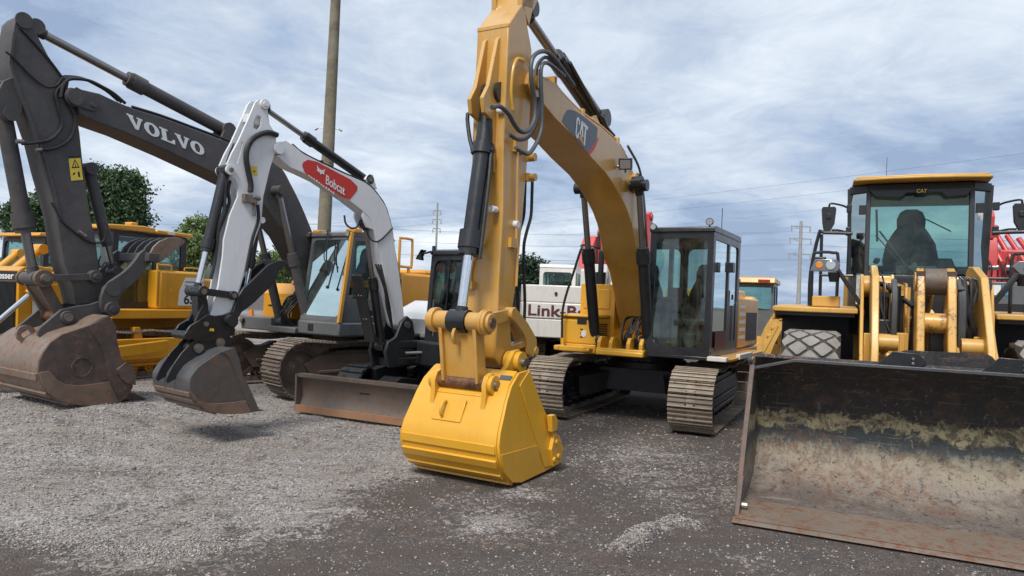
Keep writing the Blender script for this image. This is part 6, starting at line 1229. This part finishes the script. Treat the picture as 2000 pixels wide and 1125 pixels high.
def ground():
    def axis(lo, hi, step, far):
        a = list(np.arange(lo, hi+1e-6, step)); s = step; p = hi; R_ = []
        while p < far: s *= 1.22; p += s; R_.append(p)
        s = step; p = lo; L_ = []
        while p > -far: s *= 1.22; p -= s; L_.append(p)
        return np.array(L_[::-1]+a+R_)
    X = axis(-9, 7.5, .045, 2500); Y = axis(2.2, 14.5, .045, 2500)
    gx, gy = np.meshgrid(X, Y); h = height(gx, gy); h = np.where(gy > 40, h-.0, h)
    nx, ny = len(X), len(Y); v = np.stack([gx, gy, h], -1).reshape(-1, 3)
    i = np.arange(nx*ny).reshape(ny, nx); f = np.stack([i[:-1, :-1], i[:-1, 1:], i[1:, 1:], i[1:, :-1]], -1).reshape(-1, 4)
    me = bpy.data.meshes.new('ground'); me.vertices.add(len(v)); me.vertices.foreach_set('co', v.ravel().astype(np.float32))
    me.loops.add(f.size); me.loops.foreach_set('vertex_index', f.ravel().astype(np.int32)); me.polygons.add(len(f))
    me.polygons.foreach_set('loop_start', np.arange(0, f.size, 4, dtype=np.int32)); me.polygons.foreach_set('loop_total', np.full(len(f), 4, dtype=np.int32)); me.update()
    me.polygons.foreach_set('use_smooth', np.ones(len(f), bool))
    at = me.attributes.new('gravel_cover', 'FLOAT', 'POINT'); at.data.foreach_set('value', cover(gx, gy).ravel().astype(np.float32))
    m, nt, b = newmat('gravel ground'); q = NT(nt)
    an = q.N('ShaderNodeAttribute'); an.attribute_name = 'gravel_cover'; cv = an.outputs['Fac']
    vo = q.N('ShaderNodeTexVoronoi'); vo.inputs['Scale'].default_value = 62; q.L(q.tc.outputs['Object'], vo.inputs['Vector'])
    vo2 = q.N('ShaderNodeTexVoronoi'); vo2.inputs['Scale'].default_value = 30; q.L(q.tc.outputs['Object'], vo2.inputs['Vector'])
    bw = q.N('ShaderNodeRGBToBW'); q.L(vo.outputs['Color'], bw.inputs[0]); bw2 = q.N('ShaderNodeRGBToBW'); q.L(vo2.outputs['Color'], bw2.inputs[0])
    big = q.noise(.8, 5, .6); mid = q.noise(6, 7, .7); fin = q.noise(120, 4, .7)
    pale = q.ramp(bw.outputs[0], [(.1, (.15, .135, .125)), (.5, (.34, .312, .292)), (.9, (.62, .585, .555))])
    pale = q.mix(q.ramp(mid, [(.35, .0), (.75, .55)]), pale, (.22, .185, .16)); pale = q.mix(q.ramp(big, [(.42, 0), (.62, .55)]), pale, (.25, .20, .165))
    dark = q.ramp(bw.outputs[0], [(.1, (.036, .030, .027)), (.6, (.090, .074, .066)), (.95, (.21, .185, .168))])
    dark = q.mix(q.ramp(mid, [(.42, 0), (.62, .8)]), dark, (.135, .094, .073)); dark = q.mix(q.ramp(big, [(.4, .0), (.62, .75)]), dark, (.080, .070, .064))
    c_ = q.math('ADD', cv, q.math('MULTIPLY', q.math('SUBTRACT', bw2.outputs[0], .5), .9)); c_ = q.math('ADD', c_, q.math('MULTIPLY', q.math('SUBTRACT', mid, .5), .7))
    col = q.mix(q.ramp(c_, [(.32, 0), (.68, 1)]), dark, pale)
    mp = q.N('ShaderNodeMapping'); mp.inputs['Rotation'].default_value = (0, 0, R(-35)); mp.inputs['Scale'].default_value = (.7, 3.2, 1); q.L(q.tc.outputs['Object'], mp.inputs[0])
    lane = q.noise(1.0, 7, .65, .6, vec=mp.outputs[0]); col = q.mix(q.math('MULTIPLY', q.ramp(lane, [(.50, 0), (.60, .85)]), q.ramp(c_, [(.3, 1), (.95, .25)])), col, (.085, .062, .050))
    col = q.mix(q.math('MULTIPLY', q.ramp(q.noise(3.1, 8, .7, .8), [(.56, 0), (.63, .7)]), 1.0), col, (.060, .055, .052))
    col = q.mix(q.math('MULTIPLY', q.ramp(fin, [(.35, 1), (.6, 0)]), .35), col, (.03, .028, .027))
    q.L(col, b.inputs['Base Color']); b.inputs['Roughness'].default_value = .9
    hh = q.math('ADD', q.math('MULTIPLY', vo.outputs['Distance'], -1.2), q.math('MULTIPLY', mid, 1.0)); hh = q.math('ADD', hh, q.math('MULTIPLY', fin, .35))
    q.bump(hh, b, .8, .012); me.materials.append(m)
    o = bpy.data.objects.new('ground', me); COL.objects.link(o); tag(o, kind='structure')
ground()
def gravel():
    rs = np.random.RandomState(3); N = 420000
    yy = 2.4+(rs.rand(N)**1.6)*10.5; xx = (rs.rand(N)*2-1)*(yy*.80+.3)
    cv = cover(xx, yy); clump = fbm(xx*3, yy*3, 91)
    keep = rs.rand(N) < (.12+.54*cv**1.3)*np.clip(clump*1.6, .2, 1)*.55+.03*(clump > .55); xx, yy, cv = xx[keep], yy[keep], cv[keep]
    for fr_, (x0, x1, y0, y1) in [('C', (4.45, 5.9, -.6, .6)), ('L', (1.0, 2.68, -1.55, 1.65)), ('CU', (-2.1, 1.6, -1.4, -.8)), ('CU', (-2.1, 1.6, .8, 1.4))]:
        ox, oy, an = FR[fr_]; an = R(an); lx = (xx-ox)*cos(an)+(yy-oy)*sin(an); ly = -(xx-ox)*sin(an)+(yy-oy)*cos(an); k = ~((lx > x0) & (lx < x1) & (ly > y0) & (ly < y1)); xx, yy, cv = xx[k], yy[k], cv[k]
    nr = 1500; sr = rs.rand(nr); seg = rs.randint(0, len(RIDGE)-1, nr); P = np.array(RIDGE); rx = P[seg]+(P[seg+1]-P[seg])*sr[:, None]+rs.randn(nr, 2)*.05; xx = np.r_[xx, rx[:, 0]]; yy = np.r_[yy, rx[:, 1]]; cv = np.r_[cv, np.ones(nr)]
    BAND = np.array([(-3.52,4.96),(-3.03,4.87),(-2.58,4.76),(-2.23,4.74),(-2.00,5.03)]); nb = 3500; seg = rs.randint(0, len(BAND)-1, nb); sr = rs.rand(nb); bx = BAND[seg]+(BAND[seg+1]-BAND[seg])*sr[:, None]+rs.randn(nb, 2)*np.array([.12, .10])+np.array([0, .08]); xx = np.r_[xx, bx[:, 0]]; yy = np.r_[yy, bx[:, 1]]; cv = np.r_[cv, np.ones(nb)]
    n = len(xx); s = (.0042+.0095*rs.rand(n)**2.8+.013*(rs.rand(n) > .988)*rs.rand(n))*(.8+.35*np.clip(yy-4, 0, 6)/3)
    base = np.array([(1, 0, 0), (-1, 0, 0), (0, 1, 0), (0, -1, 0), (0, 0, 1), (0, 0, -1)], float); fc = np.array([(0, 2, 4), (2, 1, 4), (1, 3, 4), (3, 0, 4), (2, 0, 5), (1, 2, 5), (3, 1, 5), (0, 3, 5)])
    a = rs.rand(n)*2*pi; v = base[None]*(.6+.8*rs.rand(n, 6, 1))*np.array([1.25, .9, .6])+rs.randn(n, 6, 3)*.12
    ca, sa = np.cos(a)[:, None], np.sin(a)[:, None]; vx = v[..., 0]*ca-v[..., 1]*sa; vy = v[..., 0]*sa+v[..., 1]*ca
    z = height(xx, yy); V = np.stack([vx*s[:, None]+xx[:, None], vy*s[:, None]+yy[:, None], v[..., 2]*s[:, None]+(z+s*.25)[:, None]], -1).reshape(-1, 3)
    F = (fc[None]+(np.arange(n)*6)[:, None, None]).reshape(-1, 3)
    me = bpy.data.meshes.new('gravel'); me.vertices.add(len(V)); me.vertices.foreach_set('co', V.ravel().astype(np.float32)); me.loops.add(F.size); me.loops.foreach_set('vertex_index', F.ravel().astype(np.int32)); me.polygons.add(len(F))
    me.polygons.foreach_set('loop_start', np.arange(0, F.size, 3, dtype=np.int32)); me.polygons.foreach_set('loop_total', np.full(len(F), 3, dtype=np.int32)); me.update()
    m, nt, b = newmat('loose stone'); q = NT(nt); g = q.N('ShaderNodeNewGeometry')
    q.L(q.ramp(g.outputs['Random Per Island'], [(0, (.12, .108, .10)), (.35, (.26, .238, .22)), (.6, (.36, .335, .315)), (.85, (.30, .24, .19)), (.96, (.42, .39, .37)), (1, (.58, .55, .52))]), b.inputs['Base Color']); b.inputs['Roughness'].default_value = .85
    me.materials.append(m); o = bpy.data.objects.new('gravel', me); COL.objects.link(o); tag(o, 'loose crushed stones strewn over the whole yard', 'gravel', kind='stuff')
gravel()

# ------------------------------------------------------------------ far ridge, trees
def ridge():
    pts = []; n = 160; vs = []; 
    for i in range(n+1):
        az = R(-44+88*i/n); px_ = math.tan(az)*1380
        el = .05+1.9/(1+math.exp((px_-140)/120))+.12*math.sin(px_*.013)+.10*math.sin(px_*.045+1)+.08*random.random()
        d = 420+60*math.sin(i*.2); h = 1.8+math.tan(R(el))*d
        for k, (dd, hh) in enumerate(((0, -1), (4, h*.55), (12, h*.9), (30, h), (80, h*.8), (160, -1))): vs.append(((d+dd)*math.tan(az), d+dd, hh*(1+(.06*random.random() if 0 < k < 5 else 0))))
    fs = [(i*6+k, (i+1)*6+k, (i+1)*6+k+1, i*6+k+1) for i in range(n) for k in range(5)]
    paint('far wooded ridge', (.055, .080, .050), .95, 0, .3, (.11, .12, .10), bump=0)
    o = G().add(vs, fs).build('hills', 'far wooded ridge'); tag(o, kind='structure')
ridge()
def tree(name, label, x, y, blobs, mat_, leaf=.16, n=9000, trunk_r=.2, seed=1, group=None, pine=False):
    t = thing(name, None, label, 'tree', group, loc=(x, y, 0)); rs = np.random.RandomState(seed)
    zt = max(b[2] for b in blobs); zl = min(b[2]-b[5] for b in blobs)
    tr = G().tube([(0, 0, -.1), (.05, 0, zl*.5), (0, .05, zl+.3), (.1, 0, zt)], trunk_r, n=10)
    for b in blobs: tr.tube([(0, 0, zl*.9), (b[0]*.5, b[1]*.5, (zl+b[2])/2), (b[0]*.9, b[1]*.9, b[2]+b[5]*.3)], trunk_r*.3, n=6)
    for k in range(14):
        b = blobs[rs.randint(len(blobs))]; e = rs.randn(3)*.45; tr.tube([(b[0]*.5, b[1]*.5, (zl+b[2])/2), (b[0]+e[0]*b[3], b[1]+e[1]*b[4], b[2]+e[2]*b[5])], trunk_r*.12, n=5, sm=0)
    tr.build('trunk', 'bark', t)
    w = np.array([b[3]*b[4]*b[5] for b in blobs]); w = w**.8/np.sum(w**.8); V = []; 
    nc = max(30, n//44); cen = []
    for k in range(nc):
        b = blobs[rs.choice(len(blobs), p=w)]; d = rs.randn(3); d /= np.linalg.norm(d); r = (.35+.65*rs.rand()**.5)*(1+.07*rs.randn()); cen.append(np.array([b[0]+d[0]*r*b[3], b[1]+d[1]*r*b[4], b[2]+d[2]*r*b[5]]))
    cen = np.array(cen); idx = rs.randint(nc, size=n); sp = leaf*1.9*(.6+rs.rand(nc)); p = cen[idx]+rs.randn(n, 3)*sp[idx][:, None]*np.array([1, 1, .65])
    u = rs.randn(n, 3); u /= np.linalg.norm(u, axis=1)[:, None]; w_ = rs.randn(n, 3); w_ -= (w_*u).sum(1)[:, None]*u; w_ /= np.linalg.norm(w_, axis=1)[:, None]; s = leaf*(.5+.7*rs.rand(n))[:, None]
    Q = np.stack([p-u*s, p+w_*s*.55, p+u*s, p-w_*s*.55], 1).reshape(-1, 3); F = [(4*i, 4*i+1, 4*i+2, 4*i+3) for i in range(n)]
    me = bpy.data.meshes.new('crown'); me.from_pydata(Q.tolist(), [], F); me.materials.append(MT[mat_]); o = bpy.data.objects.new('crown', me); COL.objects.link(o); o.parent = t
    return t
def place(px_, py_, d):   # camera-relative direction to ground position at distance d (level camera)
    return px_
A1, A2, A3, A4 = [(-25.79,45.00,6.85),(-30.50,45.00,6.33),(-20.15,45.00,4.47)], [(-14.40,45.00,3.72)], [(0.88,42.00,3.25)], [(4.53,60.00,3.79)]
(x1, y1, z1), (x2, y2, z2), (x3, y3, z3) = A1
tree('broadleaf_tree', 'large dark green tree beside the dark grey boom, rising over the crawler dozer', x1, y1, [(.2, 0, z1-.3, 1.8, 1.9, 2.0), (.6, 0, z1+.9, 1.5, 1.5, 1.3), (-.9, .3, z1+1.1, 1.2, 1.4, 1.2), (1.1, -.2, z1-.9, 1.2, 1.3, 1.2), (-.8, 0, z1-1.0, 1.1, 1.2, 1.5)], 'dark leaf', .125, 30000, .22, 1)
tree('broadleaf_tree', 'dark green tree farthest left behind the dark grey stick', x2, y2, [(0, 0, z2-.7, 1.5, 1.6, 1.4), (.9, 0, z2+.2, 1.2, 1.3, 1.1), (-.9, .2, z2-.7, 1.2, 1.3, 1.2)], 'dark leaf', .125, 17000, .2, 2)
tree('broadleaf_tree', 'light green feathery tree between the dozer roof and the white excavator stick', x3, y3, [(0, 0, z3+.2, 1.3, 1.3, 1.3), (.3, 0, z3+1.4, .8, .8, .7), (-.6, 0, z3-.7, 1.0, 1.0, 1.0), (1.6, 0, z3-.2, 1.0, 1.0, .9)], 'light leaf', .10, 12000, .13, 3)
x, y, z = A2[0]; tree('broadleaf_tree', 'small bright green tree seen under the bend of the dark grey boom', x, y, [(0, 0, z, 1.2, 1.2, 1.0), (-1.2, 0, z-.5, 1.1, 1.1, .9), (.9, 0, z-.8, 1, 1, .9)], 'light leaf', .13, 5000, .12, 4)
x, y, z = A3[0]; tree('cedar_tree', 'dark green cedar beside the white lettered excavator', x, y, [(0, 0, z-.3, .9, .9, 1.2), (-.1, 0, z+.55, .45, .45, .75), (.55, 0, z+.1, .6, .6, 1.0), (-.9, .1, z-.4, .7, .7, 1.0), (.9, .1, z-.8, .6, .6, .8)], 'conifer leaf', .11, 8000, .12, 5)
x, y, z = A4[0]; tree('broadleaf_tree', 'low distant tree line clump behind the white excavator cab', x, y, [(0, 0, z-.6, 2.2, 1.5, 1.3), (2.4, 0, z-1.0, 1.6, 1.2, .9), (-1.6, 0, z-.9, 1.5, 1.2, 1.1)], 'mid leaf', .2, 5000, .12, 6)

# ------------------------------------------------------------------ poles and wires
def wood_pole():
    (xa, ya, za), (xb, yb, zb) = [(-5.93,22.00,3.74),(-5.86,22.00,10.92)]
    dx = (xb-xa)/(zb-za); t = thing('utility_pole', None, 'tall bare wooden utility pole rising behind the white excavator boom', 'utility pole', loc=(xa-dx*za, ya, 0))
    H = zb+2.2; g = G(); n = 20; R0, R1 = .235, .135; rings = 14; vs = []
    for k in range(rings+1):
        z = H*k/rings; r = R0+(R1-R0)*k/rings
        for i in range(n): a = 2*pi*i/n; vs.append((dx*z+r*cos(a), r*sin(a), z))
    g.add(vs, [(k*n+i, k*n+(i+1) % n, (k+1)*n+(i+1) % n, (k+1)*n+i) for k in range(rings) for i in range(n)]+[tuple(rings*n+i for i in range(n))]); g.build('shaft', 'wood pole', t)
    (xh, yh, zh) = [(-5.92,22.00,6.93)][0]
    for s_ in (-1, 1):
        c = Vector((xh-(xa-dx*za), 0, zh)); G().tube([c+Vector((s_*.16, 0, 0)), c+Vector((s_*.30, 0, .0-.03*(s_ > 0))), c+Vector((s_*.40, -.02, -.07))], .014).cyl(c+Vector((s_*.33, -.02, -.02)), c+Vector((s_*.42, -.03, -.08)), .035).build('bracket', 'galvanised steel', t)
wood_pole()
def line_pole(px_, label, arms, d, H_top, conc, base_r, lean=.0):
    x, y, z = px_; t = thing('power_pole', None, label, 'power pole', loc=(x, y, 0)); g = G().cyl((0, 0, 0), (lean, 0, z), base_r, base_r*.6, n=12); g.build('shaft', conc, t)
    tips = []
    for dz, w in arms:
        zz = z-dz; k = G().bar((lean-w, 0, zz), (lean+w, 0, zz), .14*d/120, .16*d/120, side=(0, 1, 0)).bar((lean-w*.7, 0, zz), (lean, 0, zz-.5*d/120), .08, .08); k.build('crossarm', 'wood pole' if conc == 'wood pole' else 'concrete grey', t)
        for u in (-1, 1):
            G().cyl((lean+u*w*.93, 0, zz-.1), (lean+u*w*.93, 0, zz-.9*d/120), .09*d/120, .13*d/120, n=8).build('insulator', 'concrete grey', t); tips.append((x+lean+u*w*.93, y, zz-.9*d/120))
    return tips
p1 = [(48.64,120.00,17.20)][0]; tips = line_pole(p1, 'tall grey power pole with three crossarms on the horizon, right of the middle excavator', [(.9, 1.7), (3.0, 1.9), (5.6, 1.9)], 120, 0, 'concrete grey', .38, -.1)
p2 = [(-12.08,110.00,16.51)][0]; tips2 = line_pole(p2, 'thin grey power pole on the horizon between the white boom and the yellow stick', [(1.2, .6), (2.6, .7), (4.0, .6)], 90, 0, 'concrete grey', .22, -.1)
def wire(P, Q, sag, label, r=.016):
    P, Q = Vector(P), Vector(Q); pts = [P.lerp(Q, i/24)-Vector((0, 0, sag*4*(i/24)*(1-i/24))) for i in range(25)]
    o = G().tube(pts, r, n=5, sm=0).build('power_line', 'decal grey'); tag(o, label, 'power line', 'thin power lines across the lower sky')
def wd(a, b, sag, r): wire(a, b, sag, 'thin dark power line crossing the lower sky', r)
for i, (u, v) in enumerate((([(-0.50,120.00,16.44)][0], [(52.67,70.00,18.86)][0]), ([(-0.43,120.00,14.53)][0], [(56.49,75.00,18.45)][0]), ([(-0.33,120.00,12.10)][0], [(82.97,110.00,23.36)][0]))): wd(u, v, .4, .012)
for i, tp in enumerate(tips):
    a = R(8); wd(tp, (tp[0]-95, tp[1]+14+i*3, tp[2]-.4+.2*i), 1.4, .014)
    wd(tp, (tp[0]+60, tp[1]-6, tp[2]+.6), .8, .014)
for i, tp in enumerate(tips2[:4]): wd(tp, (tp[0]-60, tp[1]+30, tp[2]-.5), 1.0, .012)
